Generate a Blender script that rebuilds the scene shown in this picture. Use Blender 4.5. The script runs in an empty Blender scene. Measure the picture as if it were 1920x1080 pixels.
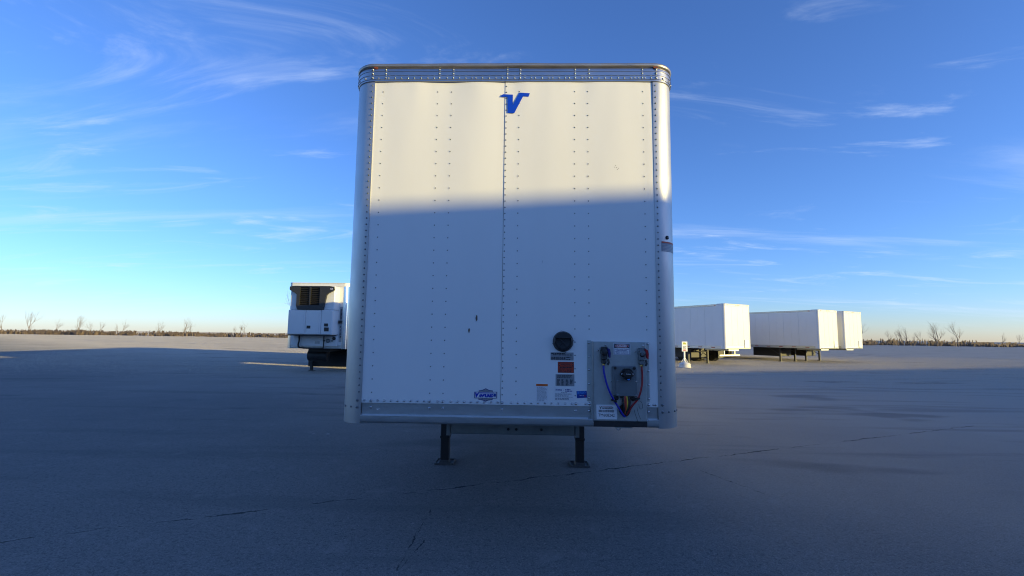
import bpy, math, random
from mathutils import Vector, Matrix, noise

random.seed(7)
R = math.radians
scene = bpy.context.scene
col = scene.collection

# ------------------------------------------------------------------ camera
cam_data = bpy.data.cameras.new("camera")
cam = bpy.data.objects.new("camera", cam_data)
col.objects.link(cam)
cam_data.sensor_fit = 'HORIZONTAL'
cam_data.sensor_width = 36.0
cam_data.lens = 36.0 * 880.0 / 1920.0
cam_data.clip_start = 0.05
cam_data.clip_end = 5000.0
cam.matrix_world = Matrix(((0.999639, -0.010234, 0.024832, 0.10814),
                           (0.023675, -0.100884, -0.994617, -3.73200),
                           (0.012684, 0.994846, -0.100605, 1.83956),
                           (0, 0, 0, 1)))
scene.camera = cam

# ------------------------------------------------------------------ sun and sky
SUN_AZ = 66.5          # degrees to the right of straight behind the camera
SUN_EL = 6.66
SKY_STRENGTH = 0.15
SUN_STRENGTH = 2.12
EXPOSURE = 1.65
to_sun = Vector((math.sin(R(SUN_AZ)) * math.cos(R(SUN_EL)),
                 -math.cos(R(SUN_AZ)) * math.cos(R(SUN_EL)),
                 math.sin(R(SUN_EL))))
sun_data = bpy.data.lights.new("sun", 'SUN')
sun_data.energy = SUN_STRENGTH
sun_data.angle = R(0.53)
sun_data.color = (1.0, 0.80, 0.30)
sun = bpy.data.objects.new("sun", sun_data)
col.objects.link(sun)
sun.rotation_euler = to_sun.to_track_quat('Z', 'Y').to_euler()
sun.location = (40, -20, 20)

world = bpy.data.worlds.new("World")
scene.world = world
world.use_nodes = True
wt = world.node_tree
wt.nodes.clear()


def wnode(kind, **kw):
    n = wt.nodes.new(kind)
    for k, v in kw.items():
        setattr(n, k, v)
    return n


def wmath(op, a, b=None, c=None):
    n = wnode('ShaderNodeMath', operation=op)
    for i, q in enumerate((a, b, c)):
        if q is None:
            continue
        if isinstance(q, (int, float)):
            n.inputs[i].default_value = q
        else:
            wt.links.new(q, n.inputs[i])
    return n.outputs[0]


sky = wnode('ShaderNodeTexSky', sky_type='NISHITA', sun_disc=False)
sky.sun_elevation = R(SUN_EL)
sky.sun_rotation = R(180.0 - SUN_AZ)
sky.altitude = 1000.0
sky.air_density = 1.0
sky.dust_density = 0.5
sky.ozone_density = 4.0
tc = wnode('ShaderNodeTexCoord')
sep = wnode('ShaderNodeSeparateXYZ')
wt.links.new(tc.outputs['Generated'], sep.inputs[0])
zc = wmath('MAXIMUM', sep.outputs['Z'], 0.0)
den = wmath('ADD', zc, 0.10)
cu = wmath('DIVIDE', sep.outputs['X'], den)
cv = wmath('DIVIDE', sep.outputs['Y'], den)


def cloud_layer(rot, sx, sy, lo, hi, detail, distort, off):
    comb = wnode('ShaderNodeCombineXYZ')
    wt.links.new(cu, comb.inputs[0]); wt.links.new(cv, comb.inputs[1])
    mp = wnode('ShaderNodeMapping')
    mp.inputs['Rotation'].default_value = (0, 0, R(rot))
    mp.inputs['Scale'].default_value = (sx, sy, 1)
    mp.inputs['Location'].default_value = off
    wt.links.new(comb.outputs[0], mp.inputs['Vector'])
    nz = wnode('ShaderNodeTexNoise')
    nz.inputs['Scale'].default_value = 1.0
    nz.inputs['Detail'].default_value = detail
    nz.inputs['Roughness'].default_value = 0.62
    nz.inputs['Distortion'].default_value = distort
    wt.links.new(mp.outputs[0], nz.inputs['Vector'])
    mr = wnode('ShaderNodeMapRange', interpolation_type='SMOOTHSTEP')
    mr.inputs['From Min'].default_value = lo
    mr.inputs['From Max'].default_value = hi
    wt.links.new(nz.outputs[0], mr.inputs['Value'])
    return mr.outputs[0]


c1 = cloud_layer(60, 0.9, 2.6, 0.52, 0.82, 9.0, 1.2, (1.1, 5.4, 0))
c2 = cloud_layer(-8, 0.16, 1.0, 0.53, 0.80, 9.0, 0.5, (2.3, 6.2, 0))
fade = wnode('ShaderNodeMapRange')
fade.inputs['From Min'].default_value = 0.0
fade.inputs['From Max'].default_value = 0.07
wt.links.new(zc, fade.inputs['Value'])
cm = wmath('ADD', wmath('MULTIPLY', c1, 0.55), wmath('MULTIPLY', c2, 0.7))
cm = wmath('MULTIPLY', cm, fade.outputs[0])
cm = wmath('MINIMUM', cm, 1.0)
tint = wnode('ShaderNodeMix', data_type='RGBA', blend_type='MULTIPLY')
tint.inputs['Factor'].default_value = 1.0
wt.links.new(sky.outputs[0], tint.inputs['A'])
tint.inputs['B'].default_value = (0.68, 0.635, 0.79, 1)
cmix = wnode('ShaderNodeMix', data_type='RGBA', blend_type='MIX')
wt.links.new(cm, cmix.inputs['Factor'])
wt.links.new(tint.outputs['Result'], cmix.inputs['A'])
cmix.inputs['B'].default_value = (1.65, 1.95, 2.5, 1)
bg = wnode('ShaderNodeBackground')
bg.inputs['Strength'].default_value = SKY_STRENGTH
wt.links.new(cmix.outputs['Result'], bg.inputs['Color'])
wo = wnode('ShaderNodeOutputWorld')
wt.links.new(bg.outputs[0], wo.inputs['Surface'])

scene.view_settings.view_transform = 'Standard'
scene.view_settings.look = 'None'
scene.view_settings.exposure = EXPOSURE
scene.view_settings.gamma = 1.0
scene.view_settings.use_curve_mapping = False
scene.render.engine = 'CYCLES'
scene.cycles.use_denoising = True
scene.cycles.filter_width = 1.1
scene.cycles.sample_clamp_indirect = 6.0

# ------------------------------------------------------------------ materials


def new_mat(name):
    m = bpy.data.materials.new(name)
    m.use_nodes = True
    nt = m.node_tree
    b = nt.nodes['Principled BSDF']
    return m, nt, b


def noise_node(nt, scale, detail=4.0, rough=0.6, stretch=None, coord='Object'):
    t = nt.nodes.new('ShaderNodeTexCoord')
    n = nt.nodes.new('ShaderNodeTexNoise')
    n.inputs['Scale'].default_value = scale
    n.inputs['Detail'].default_value = detail
    n.inputs['Roughness'].default_value = rough
    src = t.outputs[coord]
    if stretch:
        mp = nt.nodes.new('ShaderNodeMapping')
        mp.inputs['Scale'].default_value = stretch
        nt.links.new(src, mp.inputs['Vector'])
        src = mp.outputs[0]
    nt.links.new(src, n.inputs['Vector'])
    return n.outputs[0]


def maprange(nt, v, a, b, c, d, smooth=False):
    n = nt.nodes.new('ShaderNodeMapRange')
    if smooth:
        n.interpolation_type = 'SMOOTHSTEP'
    for k, q in zip(('From Min', 'From Max', 'To Min', 'To Max'), (a, b, c, d)):
        n.inputs[k].default_value = q
    nt.links.new(v, n.inputs['Value'])
    return n.outputs[0]


def mixrgb(nt, f, a, b, blend='MIX'):
    n = nt.nodes.new('ShaderNodeMix')
    n.data_type = 'RGBA'
    n.blend_type = blend
    for key, q in (('Factor', f), ('A', a), ('B', b)):
        if isinstance(q, (int, float)):
            n.inputs[key].default_value = q
        elif isinstance(q, tuple):
            n.inputs[key].default_value = (*q, 1)
        else:
            nt.links.new(q, n.inputs[key])
    return n.outputs['Result']


def bump(nt, b, height, strength, dist=0.01):
    n = nt.nodes.new('ShaderNodeBump')
    n.inputs['Strength'].default_value = strength
    n.inputs['Distance'].default_value = dist
    nt.links.new(height, n.inputs['Height'])
    nt.links.new(n.outputs[0], b.inputs['Normal'])


def surf(name, base, rough=0.5, metal=0.0, dirt=None, dirt_amt=0.25, scale=6.0,
         rvar=0.0, bump_s=0.0, bump_scale=40.0, stretch=None, spec=0.5):
    m, nt, b = new_mat(name)
    b.inputs['Metallic'].default_value = metal
    b.inputs['Roughness'].default_value = rough
    b.inputs['Specular IOR Level'].default_value = spec
    if dirt is None:
        dirt = tuple(c * 0.7 for c in base)
    n1 = noise_node(nt, scale, 6.0, 0.65, stretch)
    f = maprange(nt, n1, 0.42, 0.78, 0.0, dirt_amt)
    nt.links.new(mixrgb(nt, f, base, dirt), b.inputs['Base Color'])
    if rvar:
        n2 = noise_node(nt, scale * 2.3, 5.0, 0.6, stretch)
        nt.links.new(maprange(nt, n2, 0.3, 0.7, rough - rvar, rough + rvar), b.inputs['Roughness'])
    if bump_s:
        bump(nt, b, noise_node(nt, bump_scale, 4.0, 0.6, stretch), bump_s)
    return m


M = {}
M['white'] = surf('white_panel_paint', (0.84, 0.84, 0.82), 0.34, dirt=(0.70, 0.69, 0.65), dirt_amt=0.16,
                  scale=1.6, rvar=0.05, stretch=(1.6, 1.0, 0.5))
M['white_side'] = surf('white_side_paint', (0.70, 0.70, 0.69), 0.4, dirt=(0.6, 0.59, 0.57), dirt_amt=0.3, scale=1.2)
M['alu'] = surf('extruded_aluminium', (0.50, 0.505, 0.51), 0.42, 0.8, dirt=(0.34, 0.34, 0.33), dirt_amt=0.4,
                scale=2.2, rvar=0.05, stretch=(2.0, 2.0, 0.7))
M['band'] = surf('aluminium_top_rail', (0.50, 0.51, 0.53), 0.34, 1.0, dirt=(0.34, 0.34, 0.35), dirt_amt=0.5,
                 scale=3.0, rvar=0.06, stretch=(0.8, 2.0, 3.0))
M['galv'] = surf('galvanised_steel', (0.50, 0.53, 0.52), 0.42, 0.6, dirt=(0.33, 0.35, 0.34), dirt_amt=0.6,
                 scale=14.0, rvar=0.1, bump_s=0.03, bump_scale=60)
M['rail'] = surf('aluminium_bottom_rail', (0.50, 0.52, 0.52), 0.40, 0.75, dirt=(0.30, 0.32, 0.32), dirt_amt=0.55,
                 scale=5.0, rvar=0.1, stretch=(0.8, 1, 3.0), bump_s=0.03, bump_scale=40)
M['rivet'] = surf('rivet_steel', (0.22, 0.23, 0.24), 0.42, 0.9, scale=30)
M['railrivet'] = surf('rail_rivet_steel', (0.36, 0.37, 0.38), 0.36, 1.0, scale=30)
M['bolt'] = surf('bolt_head_steel', (0.52, 0.53, 0.54), 0.24, 1.0, scale=30)
M['roofcap'] = surf('roof_cap_metal', (0.50, 0.46, 0.40), 0.36, 0.8, dirt=(0.26, 0.21, 0.16), dirt_amt=0.75,
                    scale=5.0, rvar=0.1, stretch=(0.5, 1, 4), bump_s=0.05, bump_scale=25)
M['roof'] = surf('roof_sheet', (0.55, 0.55, 0.55), 0.4, 0.7, scale=2)
M['apron'] = surf('dull_galvanised_apron', (0.30, 0.33, 0.33), 0.55, 0.5, dirt=(0.10, 0.11, 0.11), dirt_amt=0.6, scale=6)
M['edge'] = surf('fold_highlight_metal', (0.86, 0.87, 0.88), 0.35, 0.8, scale=3, dirt_amt=0.5)  # brighter metal stands in for the highlight on the rail fold
M['rust'] = surf('rust_spot', (0.20, 0.045, 0.02), 0.8, scale=20)
M['black'] = surf('black_rubber', (0.012, 0.012, 0.013), 0.55, scale=20)
M['blackplastic'] = surf('black_plastic', (0.012, 0.013, 0.016), 0.38, scale=20)
M['blackpaint'] = surf('black_chassis_paint', (0.018, 0.018, 0.020), 0.5, dirt=(0.06, 0.055, 0.05), dirt_amt=0.35, scale=9)
M['foot'] = surf('dusty_foot_steel', (0.13, 0.13, 0.13), 0.55, 0.4, dirt=(0.05, 0.05, 0.05), dirt_amt=0.6, scale=18)
M['tyre'] = surf('tyre_rubber', (0.022, 0.022, 0.022), 0.75, dirt=(0.10, 0.095, 0.085), dirt_amt=0.4, scale=8)
M['rim'] = surf('white_steel_rim', (0.6, 0.6, 0.6), 0.4, 0.3, scale=8)
M['vent'] = surf('vent_cup_black', (0.02, 0.022, 0.025), 0.42, scale=25, dirt=(0.06, 0.06, 0.06), dirt_amt=0.4)
M['blue'] = surf('emblem_blue_vinyl', (0.002, 0.055, 0.60), 0.35, scale=5, dirt_amt=0.1)
M['navy'] = surf('navy_print', (0.012, 0.02, 0.22), 0.4, scale=20, dirt_amt=0.1)
M['badgeblue'] = surf('badge_blue_print', (0.008, 0.022, 0.42), 0.4, scale=20, dirt_amt=0.1)
M['bluehose'] = surf('blue_air_hose', (0.006, 0.012, 0.36), 0.35, scale=20)
M['redhose'] = surf('red_air_hose', (0.32, 0.012, 0.018), 0.35, scale=20)
M['redplastic'] = surf('red_handle', (0.42, 0.010, 0.015), 0.4, scale=20)
M['blueplastic'] = surf('blue_handle', (0.01, 0.015, 0.16), 0.4, scale=20)
M['brass'] = surf('brass_fitting', (0.72, 0.50, 0.16), 0.32, 1.0, scale=30)
M['sticker'] = surf('white_sticker', (0.80, 0.80, 0.80), 0.45, scale=20, dirt_amt=0.1)
M['greysticker'] = surf('silver_sticker', (0.34, 0.36, 0.38), 0.35, 0.4, scale=20, dirt_amt=0.2)
M['poststicker'] = surf('blue_grey_sticker', (0.20, 0.23, 0.29), 0.45, scale=20, dirt_amt=0.15)
M['print'] = surf('black_print', (0.02, 0.022, 0.03), 0.5, scale=20, dirt_amt=0.1)
M['greyprint'] = surf('grey_print', (0.22, 0.24, 0.28), 0.5, scale=20, dirt_amt=0.1)
M['warnred'] = surf('warning_orange_red', (0.55, 0.055, 0.02), 0.45, scale=20, dirt_amt=0.15)
M['dangerred'] = surf('danger_red', (0.45, 0.012, 0.03), 0.45, scale=20, dirt_amt=0.1)
M['orange'] = surf('orange_print', (0.72, 0.16, 0.02), 0.45, scale=20, dirt_amt=0.1)
M['bluesticker'] = surf('blue_sticker', (0.01, 0.05, 0.30), 0.4, scale=20, dirt_amt=0.1)
M['plugblue'] = surf('plug_blue_dot', (0.04, 0.30, 0.90), 0.4, scale=20, dirt_amt=0.05)
M['socketbox'] = surf('grey_socket_box', (0.17, 0.19, 0.20), 0.45, 0.2, scale=25, dirt_amt=0.35)
M['darkcast'] = surf('dark_cast_metal', (0.045, 0.047, 0.05), 0.4, 0.4, scale=25, dirt=(0.12, 0.12, 0.12), dirt_amt=0.5)
M['wireyellow'] = surf('yellow_wire', (0.72, 0.55, 0.03), 0.4, scale=20)
M['wirered'] = surf('red_wire', (0.5, 0.06, 0.03), 0.4, scale=20)
M['wirewhite'] = surf('white_wire', (0.7, 0.7, 0.7), 0.4, scale=20)
M['reflred'] = surf('red_reflective_tape', (0.28, 0.015, 0.015), 0.35, scale=20)
M['amber'] = surf('amber_lens', (0.45, 0.12, 0.01), 0.25, scale=20)
M['redlens'] = surf('red_lens', (0.42, 0.012, 0.01), 0.25, scale=20)
M['unitblack'] = surf('unit_black_plastic', (0.024, 0.024, 0.025), 0.45, scale=4, dirt=(0.045, 0.042, 0.04), dirt_amt=0.4)
M['scar'] = surf('bare_metal_scar', (0.16, 0.12, 0.09), 0.6, 0.3, scale=60, dirt_amt=0.6)
M['chrome'] = surf('chrome_corner', (0.85, 0.86, 0.87), 0.16, 1.0, scale=5, dirt_amt=0.15)
M['signyellow'] = surf('sign_yellow_green', (0.45, 0.45, 0.03), 0.5, scale=20)
M['concrete'] = surf('painted_concrete', (0.72, 0.70, 0.66), 0.7, dirt=(0.42, 0.39, 0.33), dirt_amt=0.5, scale=8)
M['bark'] = surf('bare_bark', (0.10, 0.075, 0.055), 0.85, scale=12)
M['twig'] = surf('bare_twigs', (0.16, 0.12, 0.09), 0.85, scale=3)
M['brick'] = surf('warehouse_block_wall', (0.42, 0.36, 0.29), 0.85, dirt=(0.3, 0.26, 0.21), dirt_amt=0.5, scale=1.5)
M['dock'] = surf('dock_door_paint', (0.55, 0.55, 0.53), 0.5, scale=3)
M['chips'] = surf('sun_catching_chips', (0.50, 0.44, 0.36), 0.9, dirt=(0.28, 0.25, 0.20), dirt_amt=0.6, scale=9)  # for the chips added to brighten the far lot
M['litter'] = surf('pale_gravel_grit', (0.36, 0.34, 0.31), 0.85, scale=50)

# ------------------------------------------------------------------ mesh helpers


class MB:
    def __init__(self):
        self.v, self.f = [], []

    def add(self, verts, faces):
        o = len(self.v)
        self.v += [tuple(p) for p in verts]
        self.f += [tuple(i + o for i in q) for q in faces]
        return self

    def box(self, x0, x1, y0, y1, z0, z1):
        return self.add([(x0, y0, z0), (x1, y0, z0), (x1, y1, z0), (x0, y1, z0),
                         (x0, y0, z1), (x1, y0, z1), (x1, y1, z1), (x0, y1, z1)],
                        [(0, 3, 2, 1), (4, 5, 6, 7), (0, 1, 5, 4), (1, 2, 6, 5), (2, 3, 7, 6), (3, 0, 4, 7)])

    def bbox(self, x0, x1, y0, y1, z0, z1, c=0.006):
        """box with its four y-running and front edges chamfered"""
        prof = [(x0 + c, z0), (x1 - c, z0), (x1, z0 + c), (x1, z1 - c), (x1 - c, z1), (x0 + c, z1), (x0, z1 - c), (x0, z0 + c)]
        inner = [(x0 + c if x < (x0 + x1) / 2 else x1 - c, z0 + c if z < (z0 + z1) / 2 else z1 - c) for x, z in prof]
        vs = [(x, y0, z) for x, z in inner] + [(x, y0 + c, z) for x, z in prof] + [(x, y1, z) for x, z in prof]
        fs = [tuple(range(8)), tuple(range(23, 15, -1))]
        for r in (0, 8):
            for i in range(8):
                j = (i + 1) % 8
                fs.append((r + i, r + i + 8, r + j + 8, r + j))
        return self.add(vs, fs)

    def prism(self, poly, y0, y1):
        """polygon in x,z extruded from y0 (front) to y1"""
        n = len(poly)
        vs = [(x, y0, z) for x, z in poly] + [(x, y1, z) for x, z in poly]
        fs = [tuple(range(n)), tuple(range(2 * n - 1, n - 1, -1))]
        for i in range(n):
            j = (i + 1) % n
            fs.append((i, i + n, j + n, j))
        return self.add(vs, fs)

    def tube(self, pts, rad, seg=8, caps=True):
        pts = [Vector(p) for p in pts]
        n = len(pts)
        rads = rad if isinstance(rad, (list, tuple)) else [rad] * n
        vs = []
        ref = None
        for i, p in enumerate(pts):
            d = (pts[min(i + 1, n - 1)] - pts[max(i - 1, 0)]).normalized()
            if ref is None:
                ref = Vector((0, 0, 1)) if abs(d.z) < 0.9 else Vector((1, 0, 0))
            a = d.cross(ref).normalized()
            b = d.cross(a).normalized()
            ref = -b if b.length else ref
            ref = a.cross(d).normalized()
            for k in range(seg):
                t = 2 * math.pi * k / seg
                vs.append(p + a * math.cos(t) * rads[i] + ref * math.sin(t) * rads[i])
        fs = []
        for i in range(n - 1):
            for k in range(seg):
                k2 = (k + 1) % seg
                fs.append((i * seg + k, i * seg + k2, (i + 1) * seg + k2, (i + 1) * seg + k))
        if caps:
            fs.append(tuple(range(seg - 1, -1, -1)))
            fs.append(tuple((n - 1) * seg + k for k in range(seg)))
        return self.add(vs, fs)

    def lathe(self, centre, axis, prof, seg=24):
        """prof: list of (radius, distance along axis)"""
        c = Vector(centre); d = Vector(axis).normalized()
        ref = Vector((0, 0, 1)) if abs(d.z) < 0.9 else Vector((1, 0, 0))
        a = d.cross(ref).normalized(); b = a.cross(d)
        vs, fs = [], []
        for r, h in prof:
            for k in range(seg):
                t = 2 * math.pi * k / seg
                vs.append(c + d * h + (a * math.cos(t) + b * math.sin(t)) * max(r, 1e-4))
        for i in range(len(prof) - 1):
            for k in range(seg):
                k2 = (k + 1) % seg
                fs.append((i * seg + k, i * seg + k2, (i + 1) * seg + k2, (i + 1) * seg + k))
        fs.append(tuple(range(seg - 1, -1, -1)))
        fs.append(tuple((len(prof) - 1) * seg + k for k in range(seg)))
        return self.add(vs, fs)

    def dome(self, c, nrm, r, h, seg=8):
        c = Vector(c); d = Vector(nrm).normalized()
        ref = Vector((0, 0, 1)) if abs(d.z) < 0.9 else Vector((1, 0, 0))
        a = d.cross(ref).normalized(); b = a.cross(d)
        vs, fs = [], []
        h = max(h, 0.85 * r)
        for rr, hh in ((1.0, -0.2), (0.93, 0.35), (0.62, 0.80)):
            for k in range(seg):
                t = 2 * math.pi * k / seg
                vs.append(c + d * hh * h + (a * math.cos(t) + b * math.sin(t)) * rr * r)
        vs.append(c + d * h)
        for i in range(2):
            for k in range(seg):
                k2 = (k + 1) % seg
                fs.append((i * seg + k, i * seg + k2, (i + 1) * seg + k2, (i + 1) * seg + k))
        for k in range(seg):
            fs.append((2 * seg + k, 2 * seg + (k + 1) % seg, 3 * seg))
        return self.add(vs, fs)

    def sweep(self, path, prof, closed=False):
        """path: (x, y, nx, ny) list; prof: (offset along n, z) list"""
        n, m = len(path), len(prof)
        vs = []
        for x, y, nx, ny in path:
            for o, z in prof:
                vs.append((x + nx * o, y + ny * o, z))
        fs = []
        mm = m if closed else m - 1
        for i in range(n - 1):
            for j in range(mm):
                j2 = (j + 1) % m
                fs.append((i * m + j, (i + 1) * m + j, (i + 1) * m + j2, i * m + j2))
        return self.add(vs, fs)

    def build(self, name, mat, parent=None, smooth=False, kind=None, label=None):
        me = bpy.data.meshes.new(name)
        me.from_pydata(self.v, [], self.f)
        me.update()
        me.materials.append(M[mat])
        o = bpy.data.objects.new(name, me)
        col.objects.link(o)
        if parent:
            o.parent = parent
        if smooth:
            me.polygons.foreach_set('use_smooth', [True] * len(me.polygons))
            try:
                me.set_sharp_from_angle(angle=R(smooth if isinstance(smooth, (int, float)) and smooth > 1 else 42))
            except Exception:
                pass
        if kind:
            o['kind'] = kind
        if label:
            o['label'] = label
        return o


def empty(name, loc, rz=0.0, parent=None):
    o = bpy.data.objects.new(name, None)
    o.empty_display_size = 0.3
    col.objects.link(o)
    o.location = loc
    o.rotation_euler = (0, 0, rz)
    if parent:
        o.parent = parent
    return o


def tag(o, label, cat, group=None, kind=None):
    if label:
        o['label'] = label
    if cat:
        o['category'] = cat
    if group:
        o['group'] = group
    if kind:
        o['kind'] = kind
    return o


def copy_tree(o, parent=None):
    c = o.copy()
    col.objects.link(c)
    c.parent = parent
    for ch in list(o.children):
        copy_tree(ch, c)
    return c


def letters(name, text, x0, x1, z0, z1, y, mat, parent, shear=0.0, thick=0.0, rot=0.0, facing=None):
    """flat lettering fitted into the rectangle x0..x1, z0..z1 on a front-facing surface"""
    cu = bpy.data.curves.new('lettering', 'FONT')
    cu.body = text
    cu.shear = shear
    cu.offset = thick
    cu.resolution_u = 3
    cu.align_x = 'LEFT'
    tmp = bpy.data.objects.new('lettering_tmp', cu)
    col.objects.link(tmp)
    dg = bpy.context.evaluated_depsgraph_get()
    me0 = tmp.evaluated_get(dg).to_mesh()
    vs = [v.co.copy() for v in me0.vertices]
    fs = [tuple(p.vertices) for p in me0.polygons]
    tmp.evaluated_get(dg).to_mesh_clear()
    bpy.data.objects.remove(tmp)
    bpy.data.curves.remove(cu)
    ax = min(v.x for v in vs); bx = max(v.x for v in vs)
    az = min(v.y for v in vs); bz = max(v.y for v in vs)
    out = []
    for v in vs:
        px = x0 + (v.x - ax) / (bx - ax) * (x1 - x0)
        pz = z0 + (v.y - az) / max(bz - az, 1e-5) * (z1 - z0)
        if rot:
            cx, cz = (x0 + x1) / 2, (z0 + z1) / 2
            dx, dz = px - cx, pz - cz
            px = cx + dx * math.cos(rot) - dz * math.sin(rot)
            pz = cz + dx * math.sin(rot) + dz * math.cos(rot)
        out.append(facing(px, pz) if facing else (px, y, pz))
    return MB().add(out, fs).build(name, mat, parent)


def fine_print(x0, x1, z0, z1, rows, y, mat, parent, fill=0.55, seed=1, name='fine_print', slope=0.0):
    rnd = random.Random(seed)
    mb = MB()
    h = (z1 - z0) / rows
    for r in range(rows):
        z = z1 - (r + 0.5) * h
        x = x0
        end = x1 - (x1 - x0) * rnd.choice((0, 0, 0.08, 0.25))
        while x < end:
            w = min(rnd.uniform(0.006, 0.02), end - x)
            hh = h * fill * rnd.uniform(0.35, 0.5)
            zz = z + slope * (x - x0)
            mb.add([(x, y, zz - hh), (x + w, y, zz - hh), (x + w, y, zz + hh), (x, y, zz + hh)], [(0, 1, 2, 3)])
            x += w + rnd.uniform(0.002, 0.004)
    return mb.build(name, mat, parent)


def plate(x0, x1, z0, z1, y, mat, parent, name='sticker', t=0.0012):
    return MB().box(x0, x1, y, y + t, z0, z1).build(name, mat, parent)


# ------------------------------------------------------------------ the ground


def make_asphalt():
    m, nt, b = new_mat('worn_asphalt')
    L = nt.links.new
    t = nt.nodes.new('ShaderNodeTexCoord')
    pos = t.outputs['Object']
    sp = nt.nodes.new('ShaderNodeSeparateXYZ')
    L(pos, sp.inputs[0])

    def mth(op, a, bb=None, cc=None):
        n = nt.nodes.new('ShaderNodeMath'); n.operation = op
        for i, q in enumerate((a, bb, cc)):
            if q is None: continue
            if isinstance(q, (int, float)): n.inputs[i].default_value = q
            else: L(q, n.inputs[i])
        return n.outputs[0]

    def nz(scale, detail, rough=0.6, stretch=None, off=None):
        n = nt.nodes.new('ShaderNodeTexNoise')
        n.inputs['Scale'].default_value = scale
        n.inputs['Detail'].default_value = detail
        n.inputs['Roughness'].default_value = rough
        mp = nt.nodes.new('ShaderNodeMapping')
        mp.inputs['Scale'].default_value = stretch or (1, 1, 1)
        mp.inputs['Location'].default_value = off or (0, 0, 0)
        L(pos, mp.inputs['Vector']); L(mp.outputs[0], n.inputs['Vector'])
        return n.outputs[0]

    big = nz(0.16, 5)
    mid = nz(1.3, 6, 0.65)
    grit = nz(85, 3, 0.7)
    stones = nt.nodes.new('ShaderNodeTexVoronoi')
    stones.inputs['Scale'].default_value = 120
    L(pos, stones.inputs['Vector'])
    stn = stones.outputs['Color']
    base = mixrgb(nt, maprange(nt, big, 0.35, 0.68, 0, 1), (0.210, 0.203, 0.192), (0.290, 0.276, 0.255))
    base = mixrgb(nt, maprange(nt, mid, 0.40, 0.75, 0, 0.55), base, (0.185, 0.184, 0.182))
    sep2 = nt.nodes.new('ShaderNodeSeparateColor'); L(stn, sep2.inputs[0])
    base = mixrgb(nt, maprange(nt, sep2.outputs[0], 0.80, 1.0, 0, 0.75), base, (0.42, 0.40, 0.37))
    base = mixrgb(nt, maprange(nt, sep2.outputs[1], 0.72, 1.0, 0, 0.75), base, (0.055, 0.055, 0.056))
    base = mixrgb(nt, maprange(nt, grit, 0.3, 0.7, 0, 0.5), base, (0.165, 0.163, 0.160))
    spk = nz(26, 2, 0.5, off=(3, 3, 0))
    base = mixrgb(nt, maprange(nt, spk, 0.57, 0.68, 0, 0.55), base, (0.090, 0.088, 0.086))
    spk2 = nz(31, 2, 0.5, off=(9, 1, 0))
    base = mixrgb(nt, maprange(nt, spk2, 0.62, 0.72, 0, 0.35), base, (0.42, 0.40, 0.37))
    # sun and bounced light painted in: paler, warmer asphalt further out and right
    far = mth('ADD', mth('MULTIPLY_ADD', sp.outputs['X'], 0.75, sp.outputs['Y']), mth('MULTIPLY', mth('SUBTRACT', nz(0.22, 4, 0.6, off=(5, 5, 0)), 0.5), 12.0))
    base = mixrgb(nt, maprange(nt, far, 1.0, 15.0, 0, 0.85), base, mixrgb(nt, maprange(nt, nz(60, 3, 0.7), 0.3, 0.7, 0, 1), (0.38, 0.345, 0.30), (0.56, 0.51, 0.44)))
    # cracks: fissures in the asphalt with dirt in them
    w1 = mth('MULTIPLY', mth('SUBTRACT', nz(2.2, 6, 0.7), 0.5), 0.30)
    w2 = mth('MULTIPLY', mth('SUBTRACT', nz(7.0, 6, 0.75), 0.5), 0.16)
    y_line = mth('MULTIPLY_ADD', sp.outputs['X'], 0.456, 2.47)
    y_line = mth('ADD', y_line, w1)
    d1 = mth('ABSOLUTE', mth('SUBTRACT', mth('SUBTRACT', sp.outputs['Y'], y_line), 0.0))
    wid = maprange(nt, nz(1.7, 4, 0.6, off=(4, 2, 0)), 0.44, 0.64, 0.0, 0.022)
    ck1 = mth('LESS_THAN', d1, wid)
    span = mth('LESS_THAN', mth('ABSOLUTE', mth('SUBTRACT', sp.outputs['X'], 1.0)), 9.0)
    ck1 = mth('MULTIPLY', ck1, span)
    # pale broken lip beside the long crack
    lipm = mth('MULTIPLY', mth('LESS_THAN', mth('ABSOLUTE', mth('SUBTRACT', d1, 0.03)), 0.014), span)
    lipm = mth('MULTIPLY', lipm, maprange(nt, nz(5, 4, off=(1, 9, 0)), 0.5, 0.62, 0, 0.5))

    def seg_crack(x_at, slope, y_mid, half, wmax, off):
        xl = mth('MULTIPLY_ADD', sp.outputs['Y'], slope, x_at)
        xl = mth('ADD', xl, mth('MULTIPLY', w2, 0.8))
        dd = mth('ABSOLUTE', mth('SUBTRACT', sp.outputs['X'], xl))
        wv = maprange(nt, nz(6.0, 4, 0.6, off=off), 0.44, 0.62, 0.0, wmax)
        k = mth('LESS_THAN', dd, wv)
        s = mth('LESS_THAN', mth('ABSOLUTE', mth('SUBTRACT', sp.outputs['Y'], y_mid)), half)
        return mth('MULTIPLY', k, s)

    ck2 = seg_crack(-0.865, 0.01, 0.78, 0.66, 0.009, (3, 1, 0))
    ck3 = seg_crack(-0.865, 0.17, 0.41, 0.26, 0.008, (8, 5, 0))
    ck4 = seg_crack(3.9, -0.42, 2.6, 0.5, 0.010, (2, 7, 0))
    crack = mth('MAXIMUM', mth('MAXIMUM', ck1, ck2), mth('MAXIMUM', ck3, ck4))
    base = mixrgb(nt, lipm, base, (0.30, 0.285, 0.26))
    base = mixrgb(nt, mth('MULTIPLY', crack, 0.85), base, (0.018, 0.018, 0.018))
    # oil and tyre stains with their own outline
    tw = nz(0.5, 4, 0.6, (0.25, 2.2, 1), (2, 8, 0))
    base = mixrgb(nt, maprange(nt, tw, 0.52, 0.66, 0, 0.35, True), base, (0.13, 0.13, 0.13))
    pt = nz(2.6, 5, 0.65, (1, 1, 1), (6, 2, 0))
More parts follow.
